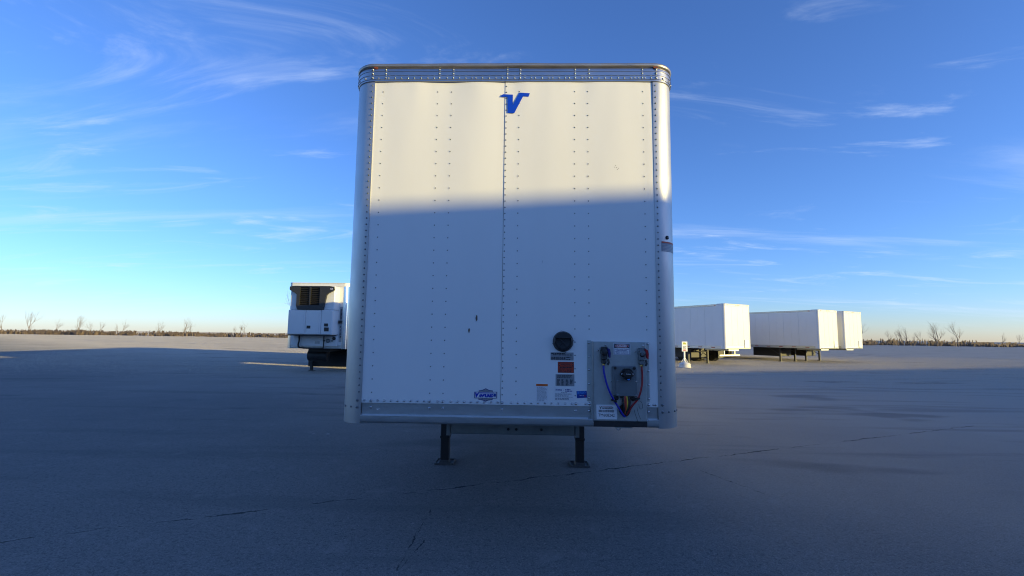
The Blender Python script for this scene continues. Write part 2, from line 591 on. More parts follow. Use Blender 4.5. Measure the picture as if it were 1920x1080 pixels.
    base = mixrgb(nt, maprange(nt, pt, 0.56, 0.70, 0, 0.30, True), base, (0.34, 0.325, 0.30))
    st = nz(0.35, 3, 0.5, (0.55, 1.4, 1), (11, 3, 0))
    base = mixrgb(nt, maprange(nt, st, 0.60, 0.68, 0, 0.45, True), base, (0.11, 0.11, 0.11))
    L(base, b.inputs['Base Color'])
    b.inputs['Roughness'].default_value = 0.88
    b.inputs['Diffuse Roughness'].default_value = 0.8
    b.inputs['Specular IOR Level'].default_value = 0.25
    h = mth('ADD', mth('MULTIPLY', grit, 0.6), mth('MULTIPLY', stones.outputs['Distance'], -0.5))
    h = mth('SUBTRACT', h, mth('MULTIPLY', crack, 1.6))
    bn = nt.nodes.new('ShaderNodeBump')
    bn.inputs['Strength'].default_value = 0.75
    bn.inputs['Distance'].default_value = 0.010
    L(h, bn.inputs['Height'])
    # facets of the coarse aggregate, tilted every way at any distance
    fac = nt.nodes.new('ShaderNodeTexNoise')
    fac.inputs['Scale'].default_value = 150
    fac.inputs['Detail'].default_value = 1.0
    L(pos, fac.inputs['Vector'])
    va = nt.nodes.new('ShaderNodeVectorMath'); va.operation = 'SUBTRACT'
    L(fac.outputs['Color'], va.inputs[0]); va.inputs[1].default_value = (0.5, 0.5, 0.5)
    vb = nt.nodes.new('ShaderNodeVectorMath'); vb.operation = 'MULTIPLY'
    L(va.outputs[0], vb.inputs[0]); vb.inputs[1].default_value = (2.2, 2.2, 0.0)
    vc_ = nt.nodes.new('ShaderNodeVectorMath'); vc_.operation = 'ADD'
    L(bn.outputs[0], vc_.inputs[0]); L(vb.outputs[0], vc_.inputs[1])
    vd = nt.nodes.new('ShaderNodeVectorMath'); vd.operation = 'NORMALIZE'
    L(vc_.outputs[0], vd.inputs[0])
    L(vd.outputs[0], b.inputs['Normal'])
    return m


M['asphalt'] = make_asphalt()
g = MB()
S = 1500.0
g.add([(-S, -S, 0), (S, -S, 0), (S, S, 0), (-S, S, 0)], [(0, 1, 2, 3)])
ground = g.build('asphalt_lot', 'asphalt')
ground['kind'] = 'structure'
ground['label'] = 'worn grey asphalt lot with long cracks'

# ------------------------------------------------------------------ a trailer body shared by all the trailers
HW = 1.345           # half width
TOP = 4.11
RC = 0.18            # corner radius
LEN = 16.15


def corner_path(side, y_end=0.30, inset=0.0, seg=10):
    """from the front flange round the corner to the side; outward normals"""
    yf = -0.0045
    cx, cy = HW - RC, yf + RC
    p = [(side * (HW - RC - 0.006), yf, 0, -1)]
    for i in range(seg + 1):
        a = math.pi / 2 * i / seg
        p.append((side * (cx + RC * math.sin(a)), cy - RC * math.cos(a), side * math.sin(a), -math.cos(a)))
    p.append((side * HW, y_end, side, 0))
    return p


def u_path(y_end, wav=False):
    L = corner_path(-1, y_end)[::-1]
    Rr = corner_path(1, y_end)
    mid = []
    for i in range(1, 40):
        x = -(HW - RC) + 2 * (HW - RC) * i / 40
        mid.append((x, -0.0045, 0, -1))
    return L + mid + Rr


def corner_posts(root, mat='alu', z0=1.140, z1=3.962, yend=0.30):
    out = []
    for side in (-1, 1):
        mb = MB()
        path = corner_path(side, yend)
        zs = [z0, z0 + 0.004] + [z0 + (z1 - z0) * i / 24 for i in range(1, 24)] + [z1]
        prof = [(-0.02, z0)] + [(0.0, z) for z in zs] + [(-0.02, z1)]
        mb.sweep(path if side > 0 else path, prof)
        # small dents and ripples of a used post
        for i, v in enumerate(mb.v):
            d = 0.0022 * noise.noise(Vector((v[0] * 9, v[1] * 9, v[2] * 1.6)))
            mb.v[i] = (v[0] + side * d, v[1], v[2])
        # inner return of the front flange
        x = side * (HW - RC - 0.006)
        mb.add([(x, -0.0045, z0), (x, 0.03, z0), (x, 0.03, z1), (x, -0.0045, z1)], [(0, 1, 2, 3)])
        out.append(mb.build('corner_post', mat, root, smooth=50))
    return out


def top_band(root, mat='band'):
    path = u_path(0.55)
    prof = [(-0.004, 3.948), (0.006, 3.948), (0.008, 3.951)]
    for z in (3.966, 4.001, 4.037):
        prof += [(0.008, z - 0.004), (0.0125, z - 0.002), (0.0125, z + 0.002), (0.008, z + 0.004)]
    prof += [(0.008, 4.058), (0.006, 4.062), (-0.01, 4.064)]
    return MB().sweep(path, prof).build('top_rail', mat, root, smooth=30)


def roof_cap(root, mat='roofcap', wavy=0.006):
    path = u_path(0.5)
    prof0 = [(-0.012, 4.058), (-0.004, 4.068), (0.009, 4.071), (0.016, 4.078), (0.019, 4.088), (0.018, 4.098),
             (0.012, 4.106), (0.0, 4.111), (-0.06, 4.114)]
    mb = MB()
    m = len(prof0)
    for i, (x, y, nx, ny) in enumerate(path):
        w = wavy * noise.noise(Vector((x * 2.1, y * 2.1, 3.3))) + wavy * 0.4 * noise.noise(Vector((x * 7, y * 7, 1.3)))
        for o, z in prof0:
            k = (z - 4.058) / 0.056
            mb.v.append((x + nx * (o + w * 0.6 * k), y + ny * (o + w * 0.6 * k), z + w * k))
    for i in range(len(path) - 1):
        for j in range(m - 1):
            mb.f.append((i * m + j, (i + 1) * m + j, (i + 1) * m + j + 1, i * m + j + 1))
    return mb.build('roof_cap', mat, root, smooth=50)


def running_gear(root, leg_y=3.22, leg_xs=(-1.0, 0.934), axles=(12.6, 13.85), feet=True):
    for lx in leg_xs:
        lg = MB()
        lg.bbox(lx - 0.062, lx + 0.062, leg_y - 0.06, leg_y + 0.06, 0.39, 1.13, 0.008)
        lg.bbox(lx - 0.068, lx + 0.068, leg_y - 0.066, leg_y + 0.066, 0.36, 0.395, 0.004)
        lg.bbox(lx - 0.060, lx + 0.060, leg_y - 0.057, leg_y + 0.057, 0.055, 0.362, 0.008)
        s = 1 if lx > 0 else -1
        leg = lg.build('landing_leg', 'blackpaint', root)
        ft = MB()
        a, zt = 0.128, 0.012
        yc = leg_y + 0.02
        ft.box(lx - a, lx + a, yc - a, yc + a, 0.004, zt)
        for k in (-1, 1):   # turned-up rims
            ft.box(lx + k * a - 0.006, lx + k * a + 0.006, yc - a - 0.006, yc + a + 0.006, 0.006, 0.030)
            ft.box(lx - a + 0.006, lx + a - 0.006, yc + k * a - 0.006, yc + k * a + 0.006, 0.006, 0.030)
        ft.prism([(lx - 0.072, zt), (lx + 0.072, zt), (lx + 0.063, 0.058), (lx - 0.063, 0.058)], yc - 0.095, yc + 0.05)
        ft.build('foot', 'foot', leg)
        br = MB().tube([(lx, leg_y + 0.05, 0.55), (lx, leg_y + 1.0, 1.13)], 0.025, 6)
        br.build('brace', 'blackpaint', leg)
    x0, x1 = min(leg_xs), max(leg_xs)
    MB().tube([(x0 + 0.06, leg_y, 0.86), (x1 - 0.06, leg_y, 0.86)], 0.028, 8).build('cross_shaft', 'blackpaint', root)
    for q in (x0 + 0.05, x1 - 0.05):
        MB().tube([(q, leg_y + 0.02, 0.80), (0.02 * q, leg_y + 0.02, 1.12)], 0.022, 6).build('leg_brace', 'blackpaint', root)
    # slider frame, axles, wheels
    sl = MB()
    for s in (-1, 1):
        sl.box(s * 0.52 - 0.05, s * 0.52 + 0.05, axles[0] - 1.3, LEN - 0.3, 0.86, 1.10)
    for y in (axles[0] - 1.2, (axles[0] + axles[1]) / 2, axles[1] + 0.9):
        sl.box(-0.47, 0.47, y - 0.06, y + 0.06, 0.90, 1.06)
    sl.build('slider_frame', 'blackpaint', root)
    tyre_prof = [(0.30, -0.13), (0.36, -0.14), (0.46, -0.14), (0.505, -0.115), (0.515, -0.06), (0.515, 0.06),
                 (0.505, 0.115), (0.46, 0.14), (0.36, 0.14), (0.30, 0.13)]
    rim_prof = [(0.30, -0.12), (0.285, -0.10), (0.27, 0.02), (0.14, 0.05), (0.13, 0.12), (0.09, 0.13)]
    for y in axles:
        MB().tube([(-0.75, y, 0.515), (0.75, y, 0.515)], 0.065, 10).build('axle', 'blackpaint', root)
        for s in (-1, 1):
            for xo in (0.80, 1.12):
                t = MB().lathe((s * xo, y, 0.518), (s, 0, 0), tyre_prof, 28).build('wheel', 'tyre', root, smooth=35)
                MB().lathe((s * xo, y, 0.518), (s, 0, 0), rim_prof, 20).build('rim', 'rim', t, smooth=35)
    for s in (-1, 1):
        MB().box(s * 0.96 - 0.3, s * 0.96 + 0.3, axles[1] + 0.72, axles[1] + 0.73, 0.25, 0.95).build('mud_flap', 'black', root)
    bm = MB().box(-1.15, 1.15, LEN - 0.12, LEN, 0.50, 0.60)
    for s in (-0.6, 0.6):
        bm.box(s - 0.04, s + 0.04, LEN - 0.11, LEN - 0.02, 0.60, 1.05)
    bm.build('rear_bumper', 'galv', root)


def box_body(root, y0=0.30, side_mat='white_side', ribs=False, width=1.22):
    # floor with crossmembers
    fl = MB().box(-HW + 0.045, HW - 0.045, 0.16, LEN - 0.05, 1.235, 1.30)
    fl.build('floor', 'blackpaint', root)
    xm = MB()
    y = 0.9
    while y < LEN - 0.3:
        xm.box(-HW + 0.05, HW - 0.05, y - 0.03, y + 0.03, 1.135, 1.233)
        y += 0.30
    xm.build('crossmembers', 'blackpaint', root, kind='stuff')
    # roof sheet, slightly bowed
    rf = MB()
    rows = []
    for y in (0.10, LEN - 0.05):
        rows.append([(-HW + 0.02 + (2 * HW - 0.04) * i / 12, y, 4.085 + 0.02 * math.sin(math.pi * i / 12)) for i in range(13)])
    rf.add(rows[0] + rows[1], [(i, i + 1, i + 14, i + 13) for i in range(12)])
    rf.build('roof', 'roof', root, smooth=True)
    for s in (-1, 1):
        MB().box(min(s * (HW + 0.006), s * (HW - 0.05)), max(s * (HW + 0.006), s * (HW - 0.05)), 0.551, LEN, 3.955, 4.075).build('side_top_rail', 'roofcap', root)
        br = MB().box(min(s * (HW + 0.004), s * (HW - 0.04)), max(s * (HW + 0.004), s * (HW - 0.04)), y0 + 0.001, LEN, 1.13, 1.33)
        br.build('side_bottom_rail', 'rail', root)
        n = max(1, round((LEN - y0 - 0.1) / width))
        w = (LEN - y0 - 0.1) / n
        for k in range(n):
            a, b_ = y0 + k * w, y0 + (k + 1) * w - 0.009
            mb = MB()
            xo, xi = s * (HW - 0.003), s * (HW - 0.03)
            if ribs:
                z = 1.331
                while z < 3.94:
                    z2 = min(z + 0.20, 3.949)
                    mb.box(min(xo, xi), max(xo, xi), a, b_, z, z2 - 0.012)
                    mb.box(min(s * (HW - 0.009), xi), max(s * (HW - 0.009), xi), a, b_, z2 - 0.012, z2)
                    z = z2
            else:
                mb.box(min(xo, xi), max(xo, xi), a, b_, 1.331, 3.949)
                # post line pressed into the skin
                ym = (a + b_) / 2
                mb.box(min(s * (HW + 0.001), xo), max(s * (HW + 0.001), xo), ym - 0.02, ym + 0.02, 1.331, 3.949)
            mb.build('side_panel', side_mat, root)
        tp = MB()
        y = 0.75
        while y < LEN - 0.4:
            xa, xb = s * (HW + 0.004), s * (HW + 0.0065)
            tp.box(min(xa, xb), max(xa, xb), y, y + 0.30, 1.20, 1.25)
            y += 1.05
        tp.build('reflective_tape', 'reflred', root, kind='stuff')
    # rear frame and doors
    fr = MB()
    for s in (-1, 1):
        fr.box(min(s * HW, s * (HW - 0.10)), max(s * HW, s * (HW - 0.10)), LEN + 0.001, LEN + 0.06, 1.05, 4.10)
    fr.box(-HW + 0.1, HW - 0.1, LEN + 0.001, LEN + 0.055, 3.92, 4.10)
    fr.box(-HW + 0.1, HW - 0.1, LEN + 0.001, LEN + 0.055, 1.05, 1.25)
    fr.build('rear_frame', 'galv', root)
    for s in (-1, 1):
        xa, xb = s * 0.006, s * (HW - 0.103)
        d = MB().box(min(xa, xb), max(xa, xb), LEN + 0.002, LEN + 0.04, 1.253, 3.917).build('rear_door', side_mat, root)
        for q in (0.25, 0.85):
            MB().tube([(s * q, LEN + 0.06, 1.27), (s * q, LEN + 0.06, 3.9)], 0.016, 6).build('lock_rod', 'galv', d)
        for q in (0.55,):
            MB().box(s * q - 0.12, s * q + 0.12, LEN + 0.056, LEN + 0.075, 1.10, 1.18).build('tail_lamp', 'redlens', root)


# ------------------------------------------------------------------ the big trailer in front
main = empty('semi_trailer', (0, 0, 0))
tag(main, 'white box trailer seen nose-on with blue V emblem, filling the middle of the picture', 'trailer')

RIV_COLS = (-1.085, -0.625, -0.515, 0.057, 0.518, 0.625, 1.078)


def panel_d(x, z):
    """inward waviness of the thin front skin in metres, never in front of y = 0"""
    t = min(max((z - 1.30) / 2.65, 0), 1)
    amp = 0.25 + 0.75 * t ** 1.3
    cols = (-1.17, -1.085, -0.57, -0.055, 0.0, 0.57, 1.08, 1.17)
    q = 0.0
    for a, b in zip(cols[:-1], cols[1:]):
        if a <= x <= b:
            k = (x - a) / (b - a)
            q = math.sin(math.pi * k) ** 2 * min((b - a) / 0.5, 1)
    n1 = noise.noise(Vector((x * 2.3 + 5, 0, z * 0.8)))
    n2 = noise.noise(Vector((x * 5.5 + 2, 3, z * 1.6 + 7)))
    topk = max(0.0, (z - 3.55) / 0.40) ** 1.5
    n3 = noise.noise(Vector((x * 6.0 + 9, 1, 0.5)))
    return 0.012 + amp * (-0.0052 * q + 0.0046 * n1 + 0.0014 * n2) + 0.0052 * topk * n3


def front_panel(xa, xb, y_off):
    nx, nz_ = max(2, int((xb - xa) / 0.022)), 110
    mb = MB()
    for j in range(nz_ + 1):
        z = 1.300 + (3.955 - 1.300) * j / nz_
        for i in range(nx + 1):
            x = xa + (xb - xa) * i / nx
            mb.v.append((x, y_off + panel_d(x, z) - 0.012, z))
    n = nx + 1
    for j in range(nz_):
        for i in range(nx):
            mb.f.append((j * n + i, j * n + i + 1, (j + 1) * n + i + 1, (j + 1) * n + i))
    # skin edge thickness at the left, right and bottom
    for i in range(nx):
        a, b = mb.v[i], mb.v[i + 1]
        mb.add([a, b, (b[0], b[1] + 0.02, b[2]), (a[0], a[1] + 0.02, a[2])], [(0, 3, 2, 1)])
    for e in (0, nx):
        for j in range(nz_):
            a, b = mb.v[j * n + e], mb.v[(j + 1) * n + e]
            mb.add([a, b, (b[0], b[1] + 0.02, b[2]), (a[0], a[1] + 0.02, a[2])], [(0, 1, 2, 3)])
    return mb.build('front_panel', 'white', main, smooth=True)


def sy(x, z, off=0.0016):
    """surface of the front skin"""
    return (panel_d(x, z) - 0.012) - off


left_skin = front_panel(-1.175, -0.0645, 0.0035)
right_skin = front_panel(-0.0615, 1.175, 0.0)
MB().box(-1.17, 1.17, 0.04, 0.05, 1.30, 3.95).build('front_liner', 'blackpaint', main)

rv = MB()
for cx in (-1.085, -0.625, -0.515):
    for k in range(25):
        z = 3.864 - 0.1035 * k
        if z > 1.36:
            x = cx + 0.004 * math.sin(cx * 40 + z)
            rv.dome((x, sy(x, z, 0) + 0.0035, z), (0, -1, 0), 0.0054, 0.0040)
rv.build('skin_rivets', 'rivet', left_skin, smooth=True, kind='stuff')
rv = MB()
for cx in (0.057, 0.518, 0.625, 1.078):
    for k in range(25):
        z = 3.864 - 0.1035 * k
        if z > 1.36 and not (0.60 < cx and z < 1.83):
            x = cx + 0.003 * math.sin(cx * 40 + z)
            rv.dome((x, sy(x, z, 0), z), (0, -1, 0), 0.0054, 0.0040)
for k in range(50):
    z = 3.911 - 0.0517 * k
    if z > 1.35:
        rv.dome((-0.051, sy(-0.051, z, 0), z), (0, -1, 0), 0.0058, 0.004)
rv.build('skin_rivets', 'rivet', right_skin, smooth=True, kind='stuff')

posts = corner_posts(main)
for side, post in zip((-1, 1), posts):
    rv = MB()
    k = 0
    z = 3.917
    while z > 1.345:
        rv.dome((side * 1.181, -0.0045, z), (0, -1, 0), 0.0068, 0.0046)
        z -= 0.0517
    for z in (1.318, 1.265):
        rv.dome((side * 1.191, -0.0045, z), (0, -1, 0), 0.011, 0.009)
    for a in (26, 50, 72):
        p = (side * (1.165 + RC * math.sin(R(a))), RC - 0.0045 - RC * math.cos(R(a)), 1.266)
        rv.dome(p, (side * math.sin(R(a)), -math.cos(R(a)), 0), 0.0085, 0.008)
    for k in range(48):
        rv.dome((side * HW, 0.255, 3.90 - 0.0517 * k), (side, 0, 0), 0.0068, 0.0046)
    rv.build('post_rivets', 'rivet', post, smooth=True, kind='stuff')

band = top_band(main)
rv = MB()
by = -0.0045 - 0.008
big_cols = (-1.182, -1.070, -0.618, -0.501, -0.048, 0.059, 0.514, 0.629, 1.071, 1.186)
for cx in big_cols:
    r = 0.0115 if abs(cx) > 1.15 else 0.0095
    for z in (3.979, 4.017, 4.051):
        rv.dome((cx, by, z), (0, -1, 0), r, 0.008, 10)
rnd = random.Random(3)
x = -1.13
while x < 1.15:
    if min(abs(x - c) for c in big_cols) > 0.02:
        rv.dome((x, by, 3.978 + rnd.uniform(-0.001, 0.001)), (0, -1, 0), 0.0078, 0.006)
    x += rnd.choice((0.052, 0.053, 0.032, 0.056))
for s in (-1, 1):
    for a in (26, 50, 72):
        q = RC + 0.008
        rv.dome((s * (1.165 + q * math.sin(R(a))), RC - 0.0045 - q * math.cos(R(a)), 3.979),
                (s * math.sin(R(a)), -math.cos(R(a)), 0), 0.009, 0.007)
rv.build('rail_rivets', 'railrivet', band, smooth=True, kind='stuff')
cap = roof_cap(main)
for x, r in ((-1.155, 0.016), (1.183, 0.017)):
    mb = MB()
    pts = []
    for k in range(12):
        t = 2 * math.pi * k / 12
        q = r * (0.7 + 0.5 * random.random())
        pts.append((x + q * 1.2 * math.cos(t), 4.066 + q * 0.55 * math.sin(t)))
    mb.prism(pts, -0.0205, -0.006)
    mb.build('rust_stain', 'rust', cap)
MB().box(-0.06, 0.06, -0.0128, -0.0122, 4.0585, 4.0615).build('rail_scuff', 'bolt', band)

# lower rail: flat web, a fold that catches the sky, rounded toe
def rail_piece(xa, xb):
    prof = [(0.012, 1.315), (0.012, 1.212), (-0.016, 1.206), (-0.021, 1.200), (-0.022, 1.178), (-0.018, 1.160),
            (-0.006, 1.148), (0.012, 1.144), (0.25, 1.144)]
    mb = MB()
    n = max(2, int((xb - xa) / 0.05))
    m = len(prof)
    for i in range(n + 1):
        x = xa + (xb - xa) * i / n
        w = 0.0012 * noise.noise(Vector((x * 6, 0, 0)))
        for j, (y, z) in enumerate(prof):
            mb.v.append((x, y + (w if 1 < j < 7 else 0), z + (w if 1 < j < 5 else 0)))
    for i in range(n):
        for j in range(m - 1):
            mb.f.append((i * m + j, i * m + j + 1, (i + 1) * m + j + 1, (i + 1) * m + j))
    for i in (0, n):
        c = [mb.v[i * m + j] for j in range(m)]
        mb.add(c, [tuple(range(m))])
    return mb


rail = rail_piece(-1.156, 1.156).build('bottom_rail', 'rail', main, smooth=28)
fe = MB()  # bright strip painting in the sky glint along the fold
for i in range(60):
    a_, b_ = -1.155 + 2.31 * i / 60, -1.155 + 2.31 * (i + 1) / 60
    if b_ > 0.645 and a_ < 1.07:
        continue
    w_ = 0.0045 + 0.0022 * noise.noise(Vector((i * 0.37, 2, 0)))
    fe.add([(a_, -0.0240, 1.2065), (b_, -0.0240, 1.2065), (b_, -0.0240, 1.2065 - w_), (a_, -0.0240, 1.2065 - w_),
            (a_, 0.0100, 1.2135), (b_, 0.0100, 1.2135)], [(0, 3, 2, 1), (0, 1, 5, 4)])
fe.build('rail_fold_highlight', 'edge', rail, kind='stuff')
bt = MB()
x = -1.136
k = 0
big = (-1.085, -0.622, -0.517, -0.051, 0.522, 0.627, 1.085)
while x < 1.15:
    if not (0.64 < x < 1.07) and min(abs(x - b) for b in big) > 0.024:
        bt.dome((x, sy(x, 1.318, 0), 1.3185 + 0.0006 * math.sin(k)), (0, -1, 0), 0.0092, 0.0085)
    x += 0.0525
    k += 1
for b in big:
    bt.dome((b, sy(b, 1.318, 0), 1.3185), (0, -1, 0), 0.0125, 0.011, 10)
    bt.dome((b, 0.012, 1.2645), (0, -1, 0), 0.0115, 0.010, 10)
bt.dome((1.138, sy(1.138, 1.318, 0), 1.318), (0, -1, 0), 0.0095, 0.0085)
bt.build('rail_bolts', 'bolt', rail, smooth=True, kind='stuff')
MB().prism([(-1.041, 1.253), (-1.012, 1.254), (-1.034, 1.241)], 0.0105, 0.013).build('paint_chip', 'sticker', rail)

# blue V emblem
Vp = [(-0.099, 3.818), (-0.082, 3.840), (0.002, 3.836), (0.002, 3.743), (0.057, 3.854), (0.143, 3.848),
      (0.132, 3.818), (0.087, 3.821), (0.015, 3.674), (-0.039, 3.677), (-0.042, 3.817)]
mb = MB()
yb = min(sy(x, z, 0.0012) for x, z in Vp) - 0.001
mb.prism(Vp[::-1], yb, yb + 0.0012)
mb.build('emblem', 'blue', main, label='blue letter V emblem near the top edge')

# scars and scratches in the paint
sc = MB()
for (cx, cz, w, h) in ((-0.264, 1.975, 0.0085, 0.026), (-0.322, 1.875, 0.0065, 0.019)):
    pts = []
    for k in range(12):
        t = 2 * math.pi * k / 12
        pts.append((cx + w * math.cos(t) * (0.75 + 0.4 * random.random()), cz + h * math.sin(t) * (0.8 + 0.3 * random.random())))
    y = sy(cx, cz, 0.0012) + 0.0035
    MB().prism(pts[::-1], y - 0.0004, y + 0.0008).build('paint_scar', 'scar', main)
y = sy(0.256, 2.43, 0.0012)
MB().prism([(0.2585, 2.446), (0.2565, 2.430), (0.2525, 2.412), (0.255, 2.430)], y, y + 0.001).build('paint_scratch', 'scar', main)
for (a, b) in ((0.835, 3.215), (0.852, 3.212), (0.868, 3.206), (0.858, 3.196), (0.844, 3.23)):
    y = sy(a, b, 0.0008)
    sc.prism([(a, b), (a + 0.008, b - 0.002), (a + 0.004, b + 0.004)], y, y + 0.0006)
sc.build('paint_scuffs', 'scar', main, kind='stuff')

# round vent cup
vc = MB().lathe((0.422, sy(0.42, 1.797, 0) + 0.002, 1.797), (0, -1, 0),
                [(0.081, 0.0), (0.081, 0.008), (0.077, 0.014), (0.072, 0.030), (0.064, 0.036), (0.060, 0.030), (0.056, 0.016), (0.02, 0.013)], 32)
vent = vc.build('vent_cup', 'vent', main, smooth=35)
hood = MB()
n = 10
vy = sy(0.42, 1.797, 0) + 0.002
hood.prism([(0.422 + 0.066 * math.cos(math.pi * k / n), 1.825 + 0.043 * math.sin(math.pi * k / n)) for k in range(n + 1)][::-1], vy - 0.040, vy - 0.014)
hood.build('vent_hood', 'vent', vent)
sp_ = MB()
for a in (45, 135):
    c, s_ = math.cos(R(a)), math.sin(R(a))
    sp_.tube([(0.422 - 0.055 * c, vy - 0.032, 1.790 - 0.055 * s_), (0.422 + 0.055 * c, vy - 0.032, 1.790 + 0.055 * s_)], 0.0035, 6)
sp_.build('vent_spokes', 'blackplastic', vent)
tb = MB()
for a in (100, 10, 190, 285):
    tb.dome((0.422 + 0.080 * math.cos(R(a)), vy - 0.004, 1.797 + 0.080 * math.sin(R(a))), (0, -1, 0), 0.009, 0.008)
tb.build('vent_screws', 'bolt', vent, smooth=True, kind='stuff')

# stickers on the skin
Y1, Y2, Y3 = 0.0014, 0.0022, 0.003


def decal(x0, x1, z0, z1, mat, label=None):
    y = min(sy(x0, z0, 0), sy(x1, z1, 0), sy(x0, z1, 0), sy(x1, z0, 0), sy((x0 + x1) / 2, (z0 + z1) / 2, 0)) - Y1
    o = plate(x0, x1, z0, z1, y, mat, main)
    if label:
        o['label'] = label
    return o, y - 0.0006


o, y = decal(0.325, 0.505, 1.651, 1.712, 'greysticker', 'grey data sticker under the round vent')
fine_print(0.330, 0.44, 1.697, 1.708, 1, y, 'print', o, 0.9, 1)
fine_print(0.345, 0.49, 1.688, 1.697, 1, y, 'print', o, 0.8, 2)
fine_print(0.330, 0.48, 1.655, 1.678, 3, y, 'print', o, 0.9, 3)

o, y = decal(0.382, 0.508, 1.554, 1.639, 'print', 'red warning sticker with black border')
o2 = MB().box(0.3855, 0.5045, y, y + 0.0005, 1.5575, 1.6355).build('red_field', 'warnred', o)
MB().box(0.389, 0.501, y - 0.0006, y - 0.0001, 1.604, 1.632).build('black_bar', 'print', o)
MB().prism([(0.389, 1.618), (0.400, 1.608), (0.49, 1.608), (0.501, 1.618), (0.49, 1.628), (0.400, 1.628)], y - 0.0012, y - 0.0007).build('red_oval', 'warnred', o)
letters('lettering', 'WARNING', 0.402, 0.488, 1.6105, 1.6255, y - 0.0016, 'print', o, thick=0.02)
fine_print(0.396, 0.494, 1.590, 1.600, 1, y - 0.0006, 'print', o, 1.0, 4)
fine_print(0.390, 0.500, 1.561, 1.588, 3, y - 0.0006, 'print', o, 0.7, 5)

o, y = decal(0.365, 0.511, 1.452, 1.543, 'greysticker', 'silver load table sticker')
fine_print(0.378, 0.498, 1.512, 1.538, 4, y, 'print', o, 0.7, 6)
for i in range(4):
    x0 = 0.377 + i * 0.0335
    fine_print(x0, x0 + 0.021, 1.456 if i < 3 else 1.466, 1.504, 8 if i < 3 else 6, y, 'print', o, 0.75, 10 + i)

o, y = decal(0.357, 0.513, 1.340, 1.441, 'sticker', 'white inspection sticker with navy heading')
letters('lettering', 'FHWA', 0.366, 0.415, 1.4145, 1.4285, y, 'navy', o, thick=0.03)
letters('lettering', '-', 0.424, 0.431, 1.4195, 1.4215, y, 'navy', o)
fine_print(0.440, 0.480, 1.420, 1.429, 1, y, 'navy', o, 0.9, 20)
fine_print(0.440, 0.495, 1.409, 1.418, 1, y, 'navy', o, 0.9, 21)
fine_print(0.407, 0.457, 1.401, 1.406, 1, y, 'greyprint', o, 0.9, 22)
fine_print(0.362, 0.500, 1.364, 1.396, 5, y, 'greyprint', o, 0.55, 23)
fine_print(0.362, 0.502, 1.346, 1.360, 2, y, 'greyprint', o, 0.8, 24)

yy = min(sy(0.527, 1.36, 0), sy(0.61, 1.418, 0)) - Y1
o = MB().prism([(0.532, 1.360), (0.610, 1.366), (0.607, 1.418), (0.527, 1.415)], yy, yy + 0.001).build('sticker', 'bluesticker', main, label='small tilted blue sticker')
fine_print(0.533, 0.600, 1.390, 1.413, 4, yy - 0.0006, 'plugblue', o, 0.6, 30, slope=0.05)
fine_print(0.552, 0.585, 1.377, 1.383, 1, yy - 0.0006, 'sticker', o, 0.6, 31)
fine_print(0.588, 0.604, 1.368, 1.386, 3, yy - 0.0006, 'dangerred', o, 0.6, 32)

o, y = decal(0.213, 0.304, 1.329, 1.466, 'sticker', 'tall white notice with an orange head strip')
MB().box(0.213, 0.304, y, y + 0.0005, 1.449, 1.4655).build('orange_strip', 'orange', o)
fine_print(0.221, 0.296, 1.452, 1.462, 1, y - 0.0006, 'warnred', o, 0.8, 40)
fine_print(0.220, 0.298, 1.334, 1.442, 17, y, 'greyprint', o, 0.45, 41)

# maker's badge
bx, bz = -0.181, 1.373
yb = min(sy(-0.271, 1.35, 0), sy(-0.092, 1.40, 0)) + 0.0035 - Y1 - 0.001
bd = [(-0.270, 1.348), (-0.236, 1.347), (-0.236, 1.338), (-0.206, 1.334), (-0.180, 1.324), (-0.154, 1.334), (-0.126, 1.337),
      (-0.126, 1.347), (-0.0915, 1.349), (-0.0915, 1.399), (-0.126, 1.399), (-0.126, 1.409), (-0.154, 1.412), (-0.181, 1.425),
      (-0.208, 1.412), (-0.235, 1.408), (-0.235, 1.398), (-0.2705, 1.397)]
badge = MB().prism(bd, yb, yb + 0.0012).build('badge', 'navy', main, label='small blue maker badge low on the front skin')
inn = [(-0.181 + (px + 0.181) * 0.955, 1.3735 + (pz - 1.3735) * 0.90) for px, pz in bd]
MB().prism(inn, yb - 0.0006, yb - 0.0001).build('badge_field', 'greysticker', badge)
MB().box(-0.2645, -0.0975, yb - 0.0012, yb - 0.0007, 1.3525, 1.3945).build('badge_bar', 'sticker', badge)
letters('lettering', 'V', -0.2640, -0.229, 1.354, 1.393, yb - 0.0017, 'badgeblue', badge, shear=0.25, thick=0.09)
letters('lettering', 'ANGUARD', -0.237, -0.120, 1.355, 1.383, yb - 0.0017, 'badgeblue', badge, shear=0.25, thick=0.08)
MB().box(-0.232, -0.118, yb - 0.0017, yb - 0.0013, 1.3865, 1.3925).build('underline', 'badgeblue', badge)
MB().box(-0.1185, -0.1000, yb - 0.0017, yb - 0.0013, 1.362, 1.386).build('small_square', 'bluesticker', badge)
for z0 in (1.401, 1.341):
    fine_print(-0.212, -0.150, z0, z0 + 0.006, 1, yb - 0.001, 'navy', badge, 0.6, int(z0 * 100))

# wrap-round sticker and button on the right corner post
def on_post(x_arc, z, off):
    """point on the right post: x_arc is the distance along the skin from x = 1.165"""
    a = x_arc / RC
    if a < 0:
        return (1.165 + x_arc, -0.0045 - off, z)
    a = min(a, math.pi / 2)
    return (1.165 + (RC + off) * math.sin(a), RC - 0.0045 - (RC + off) * math.cos(a), z)


def post_patch(s0, s1, z0, z1, mat, name, off, parent=None):
    mb = MB()
    n = 10
    for i in range(n + 1):
        s = s0 + (s1 - s0) * i / n
        mb.v += [on_post(s, z0, off), on_post(s, z1, off)]
    for i in range(n):
        mb.f.append((2 * i, 2 * i + 2, 2 * i + 3, 2 * i + 1))
    return mb.build(name, mat, parent or main, smooth=True)


